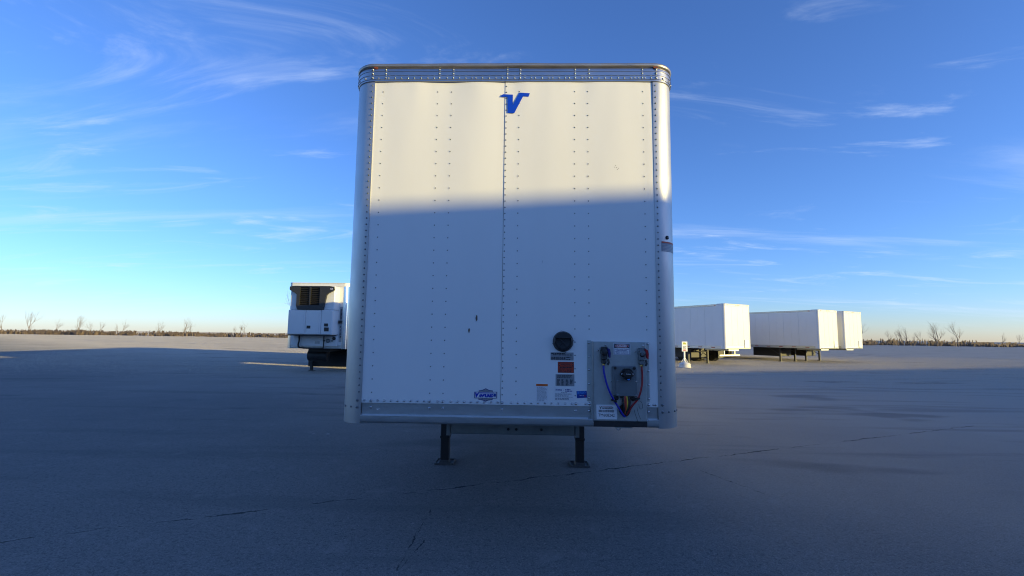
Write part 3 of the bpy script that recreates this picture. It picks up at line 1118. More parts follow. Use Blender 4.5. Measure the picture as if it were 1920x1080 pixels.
ps = post_patch(0.044, 0.270, 2.525, 2.606, 'poststicker', 'post_sticker', 0.0015)
post_patch(0.044, 0.270, 2.594, 2.606, 'warnred', 'red_strip', 0.0022, ps)
for k in range(5):
    post_patch(0.050, 0.26, 2.532 + k * 0.0115, 2.535 + k * 0.0115, 'greysticker', 'print_line', 0.0022, ps)
p = on_post(0.100, 2.640, 0.0)
a = 0.100 / RC
MB().lathe(p, (math.sin(a), -math.cos(a), 0), [(0.0155, 0.0), (0.0155, 0.006), (0.012, 0.010), (0.005, 0.011)], 16).build('lens_grommet', 'black', main, smooth=35)
p2 = on_post(0.100, 2.640, 0.011)
MB().dome(p2, (math.sin(a), -math.cos(a), 0), 0.006, 0.003).build('lens_pin', 'bolt', main, smooth=True)

# nose plate with air and electric connections
NP = -0.024
npm = MB()
npm.bbox(0.655, 1.066, NP, 0.010, 1.196, 1.802, 0.004)
nose = npm.build('nose_plate', 'galv', main)
fl = MB()
fl.box(0.611, 0.642, -0.0065, 0.004, 1.341, 1.809)
fl.box(0.642, 0.6545, -0.010, 0.004, 1.200, 1.803)
fl.build('plate_flange', 'galv', nose)
MB().box(1.0665, 1.0925, -0.0065, 0.004, 1.345, 1.799).build('plate_flange', 'galv', nose)
MB().box(0.6500, 0.6560, -0.0275, -0.0105, 1.186, 1.802).build('bright_edge', 'chrome', nose)
MB().box(0.657, 1.066, -0.0235, 0.010, 1.152, 1.1955).build('plate_toe_shade', 'blackpaint', nose)  # lip under the plate, its shadow painted in as black
fr = MB()
for z in (1.790, 1.684, 1.581, 1.474, 1.368):
    fr.dome((0.6235, -0.0065, z), (0, -1, 0), 0.0085, 0.007)
    fr.dome((1.0845, -0.0065, z - 0.001), (0, -1, 0), 0.0085, 0.007)
fr.build('flange_rivets', 'bolt', nose, smooth=True, kind='stuff')
MB().box(1.072, 1.092, -0.0085, -0.004, 1.3455, 1.350).build('flange_tab', 'galv', nose)

# danger sticker
dz = plate(0.813, 0.943, 1.700, 1.793, NP - 0.0016, 'sticker', main)
dz['label'] = 'white danger sticker with red oval at the top of the nose plate'
yk = NP - 0.0022
bo = MB()
for (a, b, c, d) in ((0.8165, 0.9395, 1.7035, 1.7055), (0.8165, 0.9395, 1.7870, 1.7890), (0.8165, 0.8190, 1.7055, 1.7870), (0.9370, 0.9395, 1.7055, 1.7870)):
    bo.box(a, b, yk, yk + 0.0005, c, d)
bo.build('border', 'navy', dz)
MB().box(0.8195, 0.9365, yk, yk + 0.0005, 1.7535, 1.7825).build('header', 'print', dz)


def oval(cx, cz, a, b, n=28):
    return [(cx + a * math.cos(2 * math.pi * k / n), cz + b * math.sin(2 * math.pi * k / n)) for k in range(n)]


MB().prism(oval(0.878, 1.768, 0.0555, 0.0135), yk - 0.0006, yk - 0.0001).build('oval_rim', 'sticker', dz)
MB().prism(oval(0.878, 1.768, 0.0530, 0.0118), yk - 0.0012, yk - 0.0007).build('oval', 'dangerred', dz)
letters('lettering', 'DANGER', 0.838, 0.918, 1.7605, 1.7755, yk - 0.0017, 'sticker', dz, thick=0.03)
for i, (t, w) in enumerate((('OVERLOADED TRAILER', 0.054), ('STRUCTURE MAY', 0.040), ('RESULT IN SERIOUS', 0.049), ('INJURY OR DEATH', 0.045))):
    z = 1.7405 - i * 0.0105
    letters('lettering', t, 0.878 - w, 0.878 + w, z, z + 0.0068, yk, 'navy', dz, thick=0.02)


# gladhands
def gladhand(cx, cz, mat, handle, tilt):
    root = empty('gladhand', (cx, NP, cz), 0, main)
    b = MB()
    b.lathe((0, 0, 0), (0, -1, 0), [(0.030, 0), (0.030, 0.012), (0.024, 0.018), (0.024, 0.045), (0.020, 0.052), (0.010, 0.054)], 20)
    b.bbox(-0.024, 0.018, -0.048, -0.002, -0.060, 0.005, 0.006)
    b.bbox(-0.020, 0.012, -0.042, -0.004, -0.090, -0.060, 0.004)
    b.prism([(-0.030, 0.012), (0.026, 0.030), (0.020, 0.042), (-0.022, 0.038)], -0.040, -0.006)
    b.build('gladhand_body', mat, root, smooth=30)
    MB().lathe((-0.004, -0.040, -0.012), (0, -1, 0), [(0.019, 0), (0.019, 0.012), (0.013, 0.015), (0.010, 0.008)], 16).build('seal', 'black', root, smooth=30)
    h = MB()
    h.prism([(0.016, 0.034), (0.040, 0.022), (0.047, -0.010), (0.043, -0.045), (0.033, -0.040), (0.027, -0.005)], -0.050, -0.018)
    h.build('handle', handle, root)
    MB().tube([(0.030, -0.030, -0.055), (0.033, -0.034, -0.082), (0.024, -0.036, -0.098)], 0.008, 8).build('hook', 'blackplastic', root, smooth=True)
    MB().lathe((-0.004, -0.024, -0.089), (0, 0, -1), [(0.010, 0), (0.012, 0.003), (0.012, 0.012), (0.008, 0.016)], 6).build('fitting', 'brass', root)
    for q in ((-0.046, 0, 0.010), (0.015, 0, 0.052)):
        MB().dome(q, (0, -1, 0), 0.008, 0.007).build('mounting_bolt', 'bolt', root, smooth=True)
    return root


gl = gladhand(0.737, 1.722, 'darkcast', 'blueplastic', 0)
gl['label'] = 'dark gladhand with blue handle'
gr = gladhand(1.027, 1.718, 'socketbox', 'redplastic', 0)
gr['label'] = 'silver gladhand with red handle'


def smooth_path(pts, n=6):
    pts = [Vector(p) for p in pts]
    out = []
    P = [pts[0]] + pts + [pts[-1]]
    for i in range(1, len(P) - 2):
        for k in range(n):
            t = k / n
            a, b, c, d = P[i - 1], P[i], P[i + 1], P[i + 2]
            out.append(0.5 * ((2 * b) + (c - a) * t + (2 * a - 5 * b + 4 * c - d) * t * t + (3 * b - a - 3 * c + d) * t ** 3))
    out.append(pts[-1])
    return out


hy = NP - 0.03
bh = smooth_path([(0.733, NP - 0.024, 1.626), (0.732, hy, 1.575), (0.750, hy - 0.01, 1.487), (0.776, hy - 0.01, 1.416), (0.803, hy - 0.006, 1.364),
                  (0.844, hy, 1.300), (0.880, hy + 0.004, 1.243), (0.893, hy + 0.012, 1.233)])
MB().tube(bh, 0.0075, 10).build('air_hose', 'bluehose', main, smooth=True, label='blue air hose curving down from the left gladhand')
rh = smooth_path([(1.023, NP - 0.024, 1.622), (1.026, hy, 1.537), (1.016, hy - 0.01, 1.454), (0.988, hy - 0.008, 1.370), (0.947, hy, 1.318),
                  (0.918, hy + 0.004, 1.268), (0.905, hy + 0.012, 1.245)])
MB().tube(rh, 0.0075, 10).build('air_hose', 'redhose', main, smooth=True, label='red air hose curving down from the right gladhand')
for (cx, cz, s) in ((0.808, 1.358, -1), (0.982, 1.362, 1)):
    MB().prism([(cx - 0.020, cz - 0.006), (cx + 0.020, cz - 0.006 + 0.012 * s), (cx + 0.020, cz + 0.008 + 0.012 * s), (cx - 0.020, cz + 0.008)], hy - 0.016, hy + 0.012).build('hose_tie', 'black', main)

# grommet where the lines go through the plate
pts = []
for k in range(20):
    t = 2 * math.pi * k / 20
    pts.append((0.895 + 0.044 * math.cos(t), 1.290 + 0.060 * math.sin(t) * (1.0 if math.sin(t) < 0 else 0.6)))
MB().prism(pts, NP - 0.010, NP - 0.0005).build('grommet', 'black', main)
wr = MB
for i, (mm, dx) in enumerate((('wirered', -0.010), ('wirered', -0.002), ('wireyellow', 0.006), ('black', 0.014), ('black', 0.020), ('black', -0.018))):
    pw = smooth_path([(0.900 + dx, NP - 0.028, 1.388), (0.902 + dx * 1.3, NP - 0.034, 1.345), (0.900 + dx * 0.9, NP - 0.034 - 0.003 * (i % 2), 1.300),
                      (0.892 + dx * 0.5, NP - 0.024, 1.262), (0.891 + dx * 0.3, NP - 0.005, 1.245)])
    MB().tube(pw, 0.0052 if mm != 'black' else 0.007, 8).build('wire', mm, main, smooth=True)

# seven-way socket box
sb = MB()
sb.bbox(0.799, 0.986, NP - 0.022, NP - 0.0005, 1.384, 1.617, 0.010)
sbx = sb.build('socket_box', 'socketbox', main, smooth=25, label='grey socket box with round black plug socket')
MB().bbox(0.827, 0.984, NP - 0.032, NP - 0.0225, 1.386, 1.511, 0.004).build('cover_plate', 'socketbox', sbx)
MB().box(0.862, 0.935, NP - 0.026, NP - 0.0005, 1.372, 1.3835).build('cable_gland', 'black', sbx)
sk = MB()
for (x, z) in ((0.836, 1.502), (0.977, 1.500), (0.837, 1.396), (0.976, 1.396)):
    sk.dome((x, NP - 0.032, z), (0, -1, 0), 0.0062, 0.005)
sk.build('cover_screws', 'bolt', sbx, smooth=True, kind='stuff')
for (x, z) in ((0.820, 1.600), (0.966, 1.600)):
    MB().lathe((x, NP - 0.022, z), (0, -1, 0), [(0.012, 0), (0.012, 0.004), (0.008, 0.005), (0.008, 0.010)], 8).build('box_bolt', 'blackpaint', sbx)
for (x, z) in ((0.830, 1.371), (0.957, 1.368)):
    MB().lathe((x, NP - 0.0005, z), (0, -1, 0), [(0.018, 0), (0.018, 0.012), (0.012, 0.014), (0.008, 0.020)], 14).build('mounting_lug', 'blackpaint', sbx, smooth=30)
MB().box(0.790, 0.800, NP - 0.012, NP - 0.0005, 1.490, 1.497).build('hinge_tab', 'bolt', sbx)
pl = MB()
pl.prism([(0.853, 1.556), (0.864, 1.540), (0.886, 1.528), (0.932, 1.528), (0.954, 1.540), (0.966, 1.556), (0.938, 1.592), (0.928, 1.598), (0.890, 1.598), (0.880, 1.592)], NP - 0.040, NP - 0.022)
pl.lathe((0.9095, NP - 0.040, 1.553), (0, -1, 0), [(0.034, 0), (0.034, 0.028), (0.030, 0.034), (0.01, 0.036)], 24)
pl.prism([(0.881, 1.550), (0.884, 1.520), (0.900, 1.509), (0.920, 1.509), (0.935, 1.520), (0.938, 1.550)], NP - 0.066, NP - 0.040)
plug = pl.build('socket', 'blackplastic', sbx, smooth=30)
MB().lathe((0.912, NP - 0.0662, 1.523), (0, -1, 0), [(0.0115, 0), (0.0115, 0.002), (0.009, 0.003)], 16).build('blue_dot', 'plugblue', sbx)
letters('lettering', 'Phillips', 0.893, 0.929, 1.553, 1.562, NP - 0.0768, 'sticker', sbx, shear=0.2, thick=0.01)
ss = MB()
for x in (0.869, 0.951):
    ss.dome((x, NP - 0.040, 1.555), (0, -1, 0), 0.0080, 0.005, 10)
ss.build('socket_screws', 'bolt', sbx, smooth=True, kind='stuff')

# unit number sticker
vs_ = MB().prism([(0.680, 1.208), (0.837, 1.208), (0.837, 1.319), (0.677, 1.317)], NP - 0.0016, NP - 0.0002).build('sticker', 'sticker', main, label='white sticker with barcode and number TM608242')
yk = NP - 0.0023
letters('lettering', 'V', 0.702, 0.721, 1.284, 1.306, yk, 'print', vs_, shear=0.2, thick=0.04)
letters('lettering', 'ANGUARD', 0.719, 0.808, 1.285, 1.300, yk, 'print', vs_, shear=0.2, thick=0.04)
MB().box(0.722, 0.800, yk, yk + 0.0004, 1.3035, 1.3055).build('overline', 'dangerred', vs_)
bc = MB()
x = 0.696
rnd = random.Random(5)
while x < 0.814:
    w = rnd.choice((0.0012, 0.0022, 0.0034))
    bc.box(x, x + w, yk, yk + 0.0004, 1.2605, 1.279)
    x += w + rnd.choice((0.0014, 0.0022, 0.003))
bc.build('barcode', 'print', vs_)
letters('lettering', 'TM608242', 0.692, 0.817, 1.2275, 1.2500, yk, 'print', vs_)

# marker scribble on the plate
sq = MB()
for stroke in ([(0.967, 1.283), (0.974, 1.255), (0.985, 1.222), (0.998, 1.187)],
               [(0.989, 1.303), (0.994, 1.275), (1.003, 1.245), (1.016, 1.212)],
               [(0.996, 1.349), (1.010, 1.350), (1.023, 1.343), (1.031, 1.322), (1.031, 1.300), (1.024, 1.290), (1.012, 1.292), (1.006, 1.305), (1.004, 1.325)]):
    pts = [(a, NP - 0.0006, b) for a, b in stroke]
    pts = smooth_path(pts, 4)
    sq.tube(pts, 0.0014, 5)
sq.build('marker_scribble', 'print', main, label='thin hand-drawn marker strokes on the nose plate')

# hook hanging from the toe
hk = MB().box(0.822, 0.956, -0.020, 0.03, 1.1425, 1.1475)
hk.tube(smooth_path([(0.832, 0.0, 1.143), (0.836, -0.004, 1.131), (0.850, -0.006, 1.125), (0.864, -0.004, 1.131), (0.868, 0.0, 1.141)], 4), 0.0035, 6)
hk.build('toe_hook', 'galv', main, smooth=30)

# coupler apron, floor, body, wheels
ap = MB()
ap.bbox(-0.500, 0.555, 0.34, 2.2, 1.004, 1.128, 0.008)
apron = ap.build('coupler_apron', 'apron', main, label='galvanised coupler box under the nose')
MB().box(-0.535, -0.502, 0.34, 2.2, 0.990, 1.132).build('apron_flange', 'apron', apron)
MB().box(0.557, 0.590, 0.34, 2.2, 0.990, 1.132).build('apron_flange', 'apron', apron)
for x in (-0.010, 0.058, 0.27):
    MB().lathe((x, 0.34, 1.050), (0, -1, 0), [(0.012, 0), (0.012, 0.006), (0.006, 0.007)], 6).build('apron_bolt', 'blackpaint', apron)
MB().lathe((0.02, 0.95, 1.003), (0, 0, -1), [(0.06, 0), (0.06, 0.02), (0.036, 0.03), (0.036, 0.07), (0.05, 0.075), (0.05, 0.09)], 18).build('kingpin', 'blackpaint', main, smooth=30)
box_body(main)
running_gear(main)

# ------------------------------------------------------------------ plain van trailers on the right
van = empty('van_trailer', (14.37, 27.925, 0), R(29.4))
tag(van, 'white van trailer parked behind the small white sign, shaded side towards us', 'trailer', 'parked van trailers')
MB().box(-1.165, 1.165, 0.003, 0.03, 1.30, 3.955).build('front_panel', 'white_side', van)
for p_ in corner_posts(van, 'white_side'):
    pass
top_band(van, 'white_side')
roof_cap(van, 'white_side', 0.0)
rail_piece(-1.156, 1.156).build('bottom_rail', 'rail', van, smooth=28)
for cx in (-0.58, 0.0, 0.58):
    MB().box(cx - 0.01, cx + 0.01, -0.002, 0.0028, 1.32, 3.94).build('panel_seam', 'white_side', van)
MB().bbox(0.62, 1.06, -0.03, 0.0025, 1.22, 1.75, 0.01).build('nose_plate', 'galv', van)
box_body(van)
running_gear(van, 3.3, (-0.99, 0.99))
MB().bbox(-0.25, 1.15, 3.7, 6.2, 0.40, 1.128, 0.02).build('pallet_box', 'black', van)
for s in (-1, 1):
    MB().box(s * (HW + 0.006) - 0.006, s * (HW + 0.006) + 0.006, 0.62, 0.74, 4.0, 4.04).build('marker_lamp', 'redlens', van)
MB().box(-0.05 - 0.5, 0.45, 0.33, 2.2, 1.0, 1.125).build('coupler_apron', 'galv', van)
for x in (-1.0, -0.15, 0.0, 0.15, 1.0):
    MB().box(x - 0.05, x + 0.05, -0.028, -0.014, 4.015, 4.04).build('marker_lamp', 'amber', van)

van2 = copy_tree(van)
# parked beside it the other way round, its tail towards us
lat = Vector((math.cos(R(29.4)), math.sin(R(29.4)), 0))
back = Vector((-math.sin(R(29.4)), math.cos(R(29.4)), 0))
tail = Vector((14.37, 27.925, 0)) + lat * 3.55 + back * 3.3
nose2 = tail + back * (LEN + 0.06)
van2.location = nose2
van2.rotation_euler = (0, 0, R(29.4 + 180))
van2['label'] = 'white van trailer beyond the sign trailer, its rear wheels showing underneath that one'

for off, lab in ((10.65, 'white van trailer nose-on at the right, nearer of the two beyond the gap'),
                 (14.2, 'white van trailer at the far right end of the parked row')):
    vv = copy_tree(van)
    vv.location = Vector((14.37, 27.925, 0)) + lat * off
    vv.rotation_euler = (0, 0, R(29.4))
    vv['label'] = lab

# ------------------------------------------------------------------ refrigerated trailer on the left
ref = empty('refrigerated_trailer', (-9.17, 17.2, 0))
tag(ref, 'white refrigerated trailer on the left with black slatted cooling unit on its nose', 'trailer')
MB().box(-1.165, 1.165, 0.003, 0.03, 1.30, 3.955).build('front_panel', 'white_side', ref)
corner_posts(ref, 'chrome')
top_band(ref, 'white_side')
roof_cap(ref, 'white_side', 0.0)
rail_piece(-1.156, 1.156).build('bottom_rail', 'rail', ref, smooth=28)
box_body(ref, ribs=True)
running_gear(ref, 1.85, (-0.96, 0.96))
MB().box(-1.22, 1.22, 2.05, 2.10, 0.21, 1.128).build('added_dark_board', 'black', ref)  # black board added to darken the gap under the nose
MB().box(-0.5, 0.5, 0.4, 2.0, 1.0, 1.125).build('coupler_apron', 'blackpaint', ref)
MB().box(HW + 0.001, HW + 0.02, 0.55, 0.72, 3.98, 4.03).build('marker_lamp', 'redlens', ref)

UY = -0.70
unit = empty('cooling_unit', (0, 0, 0), 0, ref)
# white lower cabinet with doors
cab = MB()
cab.bbox(-0.985, 0.985, UY + 0.03, 0.002, 1.755, 2.84, 0.03)
cab.build('cabinet', 'white_side', unit, smooth=20)
for (a, b_) in ((-0.965, -0.200), (-0.185, 0.480), (0.495, 0.965)):
    MB().bbox(a, b_, UY, UY + 0.035, 1.775, 2.825, 0.016).build('cabinet_door', 'white_side', unit, smooth=20)
for (a, b_) in ((-0.90, -0.26), (-0.13, 0.42)):
    MB().prism([(a, 1.80), (b_, 1.80), (b_ - 0.04, 2.66), (a + 0.04, 2.66)], UY - 0.012, UY - 0.001).build('door_pressing', 'white_side', unit)
MB().box(-0.99, 0.90, UY - 0.005, 0.0, 1.715, 1.752).build('lower_sill', 'black', unit)
# upper white shoulder behind the black shroud
MB().bbox(-0.985, 0.985, UY + 0.14, 0.001, 2.845, 3.90, 0.03).build('shoulder', 'white_side', unit, smooth=20)
shp = [(-0.56, 2.845), (0.52, 2.845), (0.66, 3.50), (0.74, 3.58), (0.97, 3.70), (0.99, 3.78), (0.97, 3.86), (0.80, 3.89), (-0.80, 3.89), (-0.97, 3.86),
       (-0.99, 3.78), (-0.97, 3.70), (-0.74, 3.58), (-0.66, 3.50)]
frame = MB()
n = len(shp)
inner = [(-0.60 if x < 0 else 0.50, 2.96 if z < 3.3 else 3.66) for x, z in shp]
ix0, ix1, iz0, iz1 = -0.52, 0.36, 3.05, 3.83
yf0, yf1 = UY + 0.02, UY + 0.138
frame.prism([(-0.66, iz0), (ix0, iz0), (ix0, iz1), (-0.68, iz1), (-0.66, 3.50)], yf0, yf1)
frame.prism([(ix1, iz0), (0.575, iz0), (0.66, 3.50), (0.74, 3.58), (0.97, 3.70), (0.99, 3.78), (0.98, iz1), (ix1, iz1)], yf0, yf1)
frame.prism([(-0.98, iz1 + 0.0005), (0.98, iz1 + 0.0005), (0.97, 3.86), (0.80, 3.89), (-0.80, 3.89), (-0.97, 3.86)], yf0 - 0.001, yf1)
frame.prism([(-0.98, iz1), (-0.99, 3.78), (-0.97, 3.70), (-0.74, 3.58), (-0.6605, 3.50), (-0.6805, iz1)], yf0 + 0.001, yf1)
frame.prism([(-0.60, 2.845), (0.52, 2.845), (0.575, iz0 - 0.0005), (-0.66, iz0 - 0.0005)], UY - 0.005, yf1)
frame.build('grille_frame', 'unitblack', unit)
MB().box(ix0, ix1, UY + 0.125, UY + 0.139, iz0, iz1).build('grille_backing', 'black', unit)
for k in range(9):
    z = iz0 + 0.035 + k * 0.084
    for (a, b_) in ((ix0, -0.10), (-0.04, ix1)):
        MB().add([(a, UY + 0.030, z), (b_, UY + 0.030, z), (b_, UY + 0.10, z + 0.046), (a, UY + 0.10, z + 0.046),
                  (a, UY + 0.042, z - 0.010), (b_, UY + 0.042, z - 0.010), (b_, UY + 0.112, z + 0.036), (a, UY + 0.112, z + 0.036)],
                 [(0, 1, 2, 3), (7, 6, 5, 4), (0, 4, 5, 1), (1, 5, 6, 2), (2, 6, 7, 3), (3, 7, 4, 0)]).build('grille_slat', 'unitblack', unit)
MB().box(-0.0999, -0.0401, UY + 0.022, UY + 0.124, iz0, iz1).build('grille_mullion', 'unitblack', unit)
MB().prism(oval(0.875, 3.765, 0.065, 0.032, 20), UY + 0.015, UY + 0.0195).build('unit_badge', 'sticker', unit)
MB().prism(oval(0.875, 3.765, 0.052, 0.022, 20), UY + 0.012, UY + 0.0148).build('badge_field', 'navy', unit)
for (x, z, w, h) in ((0.72, 2.19, 0.085, 0.065), (0.745, 2.00, 0.10, 0.085), (-0.04, 2.09, 0.085, 0.065)):
    d = MB().bbox(x - w, x + w, UY - 0.018, UY - 0.001, z - h, z + h, 0.008)
    d.build('display_panel', 'blackplastic', unit)
# gear below the unit
lp = MB().bbox(-0.985, 0.985, -0.10, 0.001, 1.26, 1.712, 0.012)
lp.build('lower_apron', 'white_side', ref)
MB().lathe((0.86, -0.101, 1.605), (0, -1, 0), [(0.075, 0), (0.075, 0.03), (0.05, 0.04)], 20).build('vent_cup', 'vent', ref, smooth=30)
gh = MB().lathe((0.60, -0.101, 1.50), (0, -1, 0), [(0.09, 0), (0.09, 0.05), (0.05, 0.08)], 10)
gh.box(0.38, 0.46, -0.15, -0.101, 1.47, 1.53)
gh.box(0.74, 0.82, -0.15, -0.101, 1.47, 1.53)
gh.build('connector', 'socketbox', ref)
MB().tube(smooth_path([(0.42, -0.15, 1.72), (0.43, -0.17, 1.5), (0.42, -0.15, 1.20)], 4), 0.022, 8).build('cable', 'black', ref, smooth=True)
MB().tube(smooth_path([(-0.68, -0.18, 1.72), (-0.66, -0.20, 1.5), (-0.70, -0.18, 1.30), (-0.60, -0.15, 1.18), (0.1, -0.13, 1.16), (0.42, -0.13, 1.17)], 5), 0.035, 8).build('cable', 'black', ref, smooth=True)
MB().box(0.0, 0.22, -0.104, -0.1005, 1.36, 1.47).build('data_plate', 'greysticker', ref)
tk = MB().lathe((-0.72, 1.0, 0.80), (1, 0, 0), [(0.20, 0), (0.26, 0.01), (0.27, 0.04), (0.27, 0.86), (0.26, 0.89), (0.2, 0.90)], 24)
tk.build('fuel_tank', 'blackpaint', ref, smooth=35)
for s in (-1, 1):
    MB().box(s * 1.25 - 0.012, s * 1.25 + 0.012, 5.0, 11.4, 0.16, 1.128).build('side_skirt', 'blackpaint', ref)
MB().box(-1.2, 1.2, 11.0, 11.03, 0.30, 1.12).build('rear_baffle', 'blackpaint', ref)
# lettered strips up the right corner post
for (z0, z1) in ((2.42, 3.02), (1.45, 2.26)):
    MB().box(1.03, 1.155, -0.009, -0.0055, z0, z1).build('letter_strip', 'greysticker', ref)
MB().bbox(1.00, 1.155, -0.07, -0.0055, 2.27, 2.41, 0.01).build('black_lamp', 'blackplastic', ref)
for i, ch in enumerate('R154'):
    letters('lettering', ch, 1.085 if ch == '1' else 1.06, 1.11 if ch == '1' else 1.135, 2.06 - i * 0.145, 2.165 - i * 0.145, -0.0098, 'print', ref, thick=0.02)
fine_print(1.055, 1.135, 2.46, 2.92, 5, -0.0098, 'print', ref, 1.3, 77, name='worn_lettering')
letters('lettering', '5', 0.86, 0.98, 1.52, 1.68, 0, 'print', ref, thick=0.02, facing=lambda a, b_: (HW + 0.0022, a, b_))

# ------------------------------------------------------------------ small sign in the lot
sg = empty('portable_sign', (10.15, 25.98, 0), R(12))
tag(sg, 'small white portable sign on a post in a white round base', 'sign')
base = MB().lathe((0, 0, 0), (0, 0, 1), [(0.37, 0.0), (0.38, 0.04), (0.35, 0.06), (0.33, 0.18), (0.35, 0.19), (0.34, 0.22), (0.25, 0.29), (0.12, 0.33), (0.06, 0.42)], 28)
base.build('base', 'concrete', sg, smooth=35)
MB().box(-0.045, 0.045, -0.025, 0.025, 0.36, 1.55).build('post', 'sticker', sg)
for s in (-1, 1):
    MB().tube([(s * 0.22, 0, 0.33), (s * 0.045, 0, 0.58)], 0.016, 6).build('stay', 'sticker', sg)
bd_ = MB().bbox(-0.195, 0.195, -0.045, -0.026, 0.98, 1.60, 0.012).build('board', 'sticker', sg)
fine_print(-0.11, 0.11, 1.42, 1.54, 3, -0.0465, 'signyellow', bd_, 1.4, 50, name='yellow_print')
fine_print(-0.12, 0.12, 1.15, 1.32, 3, -0.0465, 'greyprint', bd_, 0.8, 51)
fine_print(-0.13, 0.13, 1.03, 1.11, 1, -0.0465, 'dangerred', bd_, 1.1, 52, name='red_print')

# ------------------------------------------------------------------ bare trees


def grow(mb_t, mb_c, p, d, length, rad, depth, rnd, last=5):
    n = 3
    pts = [p]
    q = p
    dd = d
    for i in range(n):
        dd = (dd + Vector((rnd.uniform(-.14, .14), rnd.uniform(-.14, .14), rnd.uniform(0, .10)))).normalized()
        q = q + dd * length / n
        pts.append(q)
    rads = [rad * (1 - 0.42 * i / n) for i in range(n + 1)]
    (mb_t if depth < 2 else mb_c).tube(pts, rads, 7 if depth == 0 else (5 if depth < 3 else 3), False)
    if depth >= last:
        return
    k = (3, 4, 3, 3, 3)[depth]
    for i in range(k):
        t = 1.0 if i == 0 else rnd.uniform(0.45, 0.98)
        idx = min(int(t * n), n - 1)
        b = pts[idx].lerp(pts[idx + 1], t * n - idx)
        ang = rnd.uniform(0.25, 0.75) if i else rnd.uniform(0.05, 0.3)
        az = rnd.uniform(0, 2 * math.pi)
        side = dd.orthogonal().normalized()
        side.rotate(Matrix.Rotation(az, 3, dd))
        nd = (dd * math.cos(ang) + side * math.sin(ang) + Vector((0, 0, 0.12))).normalized()
        grow(mb_t, mb_c, b, nd, length * rnd.uniform(0.62, 0.82), rads[idx] * 0.60, depth + 1, rnd, last)


def bare_tree(loc, h, seed, label):
    rnd = random.Random(seed)
    root = empty('bare_tree', loc)
    tag(root, label, 'tree')
    t, c = MB(), MB()
    grow(t, c, Vector((0, 0, 0)), Vector((0, 0, 1)), h * 0.30, h * 0.022, 0, rnd)
    t.build('trunk', 'bark', root, smooth=True)
    c.build('crown', 'twig', root)
    return root


bare_tree((-27.6, 58.0, 0), 10.2, 4, 'bare leafless tree whose twigs rise above the refrigerated trailer')

# far belt of bare trees and scrub along the edge of the lot: one mass
tl = MB()
rnd = random.Random(21)
variants = []
for k in range(7):
    t_, c_ = MB(), MB()
    grow(t_, c_, Vector((0, 0, 0)), Vector((0, 0, 1)), 0.30, 0.016, 0, random.Random(100 + k), 4)
    t_.add(c_.v, c_.f)
    variants.append(t_)
for i in range(130):
    bx_ = rnd.uniform(-300, 300)
    dens = noise.noise(Vector((bx_ * 0.018, 9, 0)))
    if dens < rnd.uniform(-0.45, 0.25):
        continue
    by_ = 175 + rnd.uniform(-25, 45)
    hh = rnd.uniform(4.5, 11.0) * (0.8 + 0.5 * dens)
    ca, sa = math.cos(i * 2.4) * hh, math.sin(i * 2.4) * hh
    vv_ = variants[i % 7]
    tl.add([(bx_ + x * ca - y * sa, by_ + x * sa + y * ca, z * hh * 1.05) for x, y, z in vv_.v], vv_.f)
for i in range(900):
    bx_ = rnd.uniform(-320, 320)
    by_ = 168 + rnd.uniform(-6, 30)
    hh = rnd.uniform(0.8, 2.4) * (0.9 + 0.7 * noise.noise(Vector((bx_ * 0.03, 5, 0))))
    wd = hh * rnd.uniform(0.6, 1.6)
    for k in range(22):
        ox, oy = bx_ + rnd.gauss(0, wd * 0.6), by_ + rnd.gauss(0, wd * 0.5)
        h2 = hh * rnd.uniform(0.3, 1.0)
        w = rnd.uniform(0.08, 0.35)
        a_ = rnd.uniform(0, 3.14)
        tl.add([(ox - w * math.cos(a_), oy - w * math.sin(a_), 0), (ox + w * math.cos(a_), oy + w * math.sin(a_), 0),
                (ox + rnd.gauss(0, 0.3) + w * 0.5, oy, h2), (ox + rnd.gauss(0, 0.3) - w * 0.5, oy, h2 * rnd.uniform(0.7, 1))], [(0, 1, 2, 3)])
tlo = tl.build('treeline', 'twig')
tag(tlo, 'far belt of bare trees along the edge of the lot', 'trees', kind='stuff')

# ------------------------------------------------------------------ loading warehouse behind the camera: its roof line throws the shade over the lot
wh = empty('warehouse', (0, 0, 0))
tag(wh, 'long low block warehouse behind the camera that shades the lot', 'building')
A = Vector((19.26, -8.37, 0))
u = Vector((1, 0.361, 0)).normalized()
nb = Vector((u.y, -u.x, 0))            # pointing away from the lot
H = 2.945 + 21.0 * math.tan(R(SUN_EL))
s0, s1 = -42.0, 74.0


def wbox(a, b, d0, d1, z0, z1):
    p = [A + u * a + nb * d0, A + u * b + nb * d0, A + u * b + nb * d1, A + u * a + nb * d1]
    vs = [(q.x, q.y, z0) for q in p] + [(q.x, q.y, z1) for q in p]
    return vs, [(0, 3, 2, 1), (4, 5, 6, 7), (0, 1, 5, 4), (1, 2, 6, 5), (2, 3, 7, 6), (3, 0, 4, 7)]


MB().add(*wbox(s0, s1, 0.0, 24.0, 0.0, H - 0.25)).build('wall', 'brick', wh)
MB().add(*wbox(s0 - 0.2, s1 + 0.2, -0.02, 24.2, H - 0.249, H)).build('roof', 'galv', wh)
q = s0 + 5
while q < s1 - 6:
    MB().add(*wbox(q, q + 2.7, -0.05, -0.002, 1.2, 3.9)).build('dock_door', 'dock', wh)
    q += 6.5

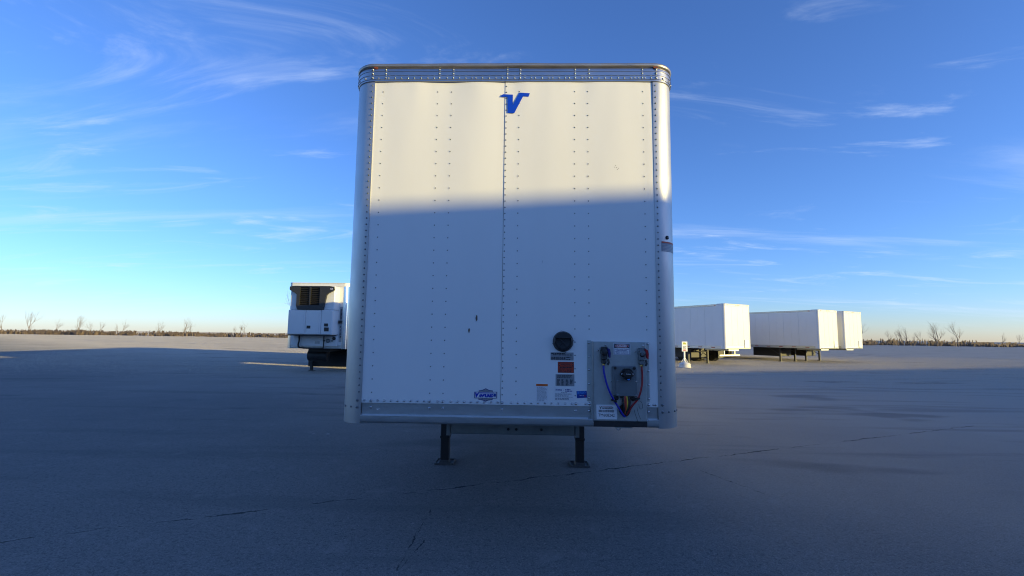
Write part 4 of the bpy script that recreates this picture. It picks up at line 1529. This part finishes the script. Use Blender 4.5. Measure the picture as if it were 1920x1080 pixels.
# ------------------------------------------------------------------ grit on the asphalt
gt = MB()
rnd = random.Random(11)
for i in range(420):
    x = rnd.uniform(-7, 7)
    y = rnd.uniform(-2.2, 9)
    s = rnd.uniform(0.003, 0.010) * (1.8 if rnd.random() < 0.05 else 1)
    a = rnd.uniform(0, 3.1)
    vs = []
    for k in range(5):
        t = a + 2 * math.pi * k / 5
        vs.append((x + s * math.cos(t) * rnd.uniform(0.6, 1.1), y + s * math.sin(t) * rnd.uniform(0.6, 1.1), 0.001))
    vs.append((x, y, s * 0.7))
    gt.add(vs, [(k, (k + 1) % 5, 5) for k in range(5)])
for (x, y, s) in ((1.733, 2.366, 0.028), (-3.445, 5.003, 0.05), (-3.72, 5.03, 0.035)):
    vs = [(x + s * math.cos(k * 1.05) * (0.7 + 0.4 * (k % 2)), y + s * 0.6 * math.sin(k * 1.05), 0.001) for k in range(6)] + [(x, y, s * 0.35)]
    gt.add(vs, [(k, (k + 1) % 6, 6) for k in range(6)])
go = gt.build('loose_grit', 'litter')
tag(go, 'pale grit and pebbles scattered over the asphalt', 'gravel', kind='stuff')

# coarse chips added so their sides catch the low sun and brighten the lot
rnd = random.Random(31)
vs, fs = [], []


def chip(x, y, s):
    o = len(vs)
    a = rnd.uniform(0, 1.6)
    for k in range(4):
        t = a + k * 1.5708
        q = s * rnd.uniform(0.7, 1.2)
        vs.append((x + q * math.cos(t), y + q * math.sin(t), 0.0))
    vs.append((x + s * rnd.uniform(-0.3, 0.3), y + s * rnd.uniform(-0.3, 0.3), s * rnd.uniform(0.6, 1.0)))
    for k in range(4):
        fs.append((o + k, o + (k + 1) % 4, o + 4))


def lay(n, x_of, y0, y1):
    for i in range(n):
        y = y0 + (y1 - y0) * rnd.random()
        xa, xb = x_of(y)
        u_ = rnd.random()
        if rnd.random() > min(1.0, (y - y0) / 6.0, (y1 - y) / 8.0, u_ * 8, (1 - u_) * 8):
            continue
        chip(xa + (xb - xa) * u_, y, rnd.uniform(0.011, 0.027) * min(1.0, y / 22.0))


lay(150000, lambda y: (1.0, 16.0 + y * 0.85), 11.0, 52.0)
lay(80000, lambda y: (-16.0 - y * 0.7, -2.0), 14.0, 44.0)
mb = MB()
mb.v, mb.f = vs, fs
co = mb.build('added_sun_chips', 'chips')
tag(co, 'pale coarse chips added to brighten the sunlit far part of the lot', 'gravel', kind='stuff')
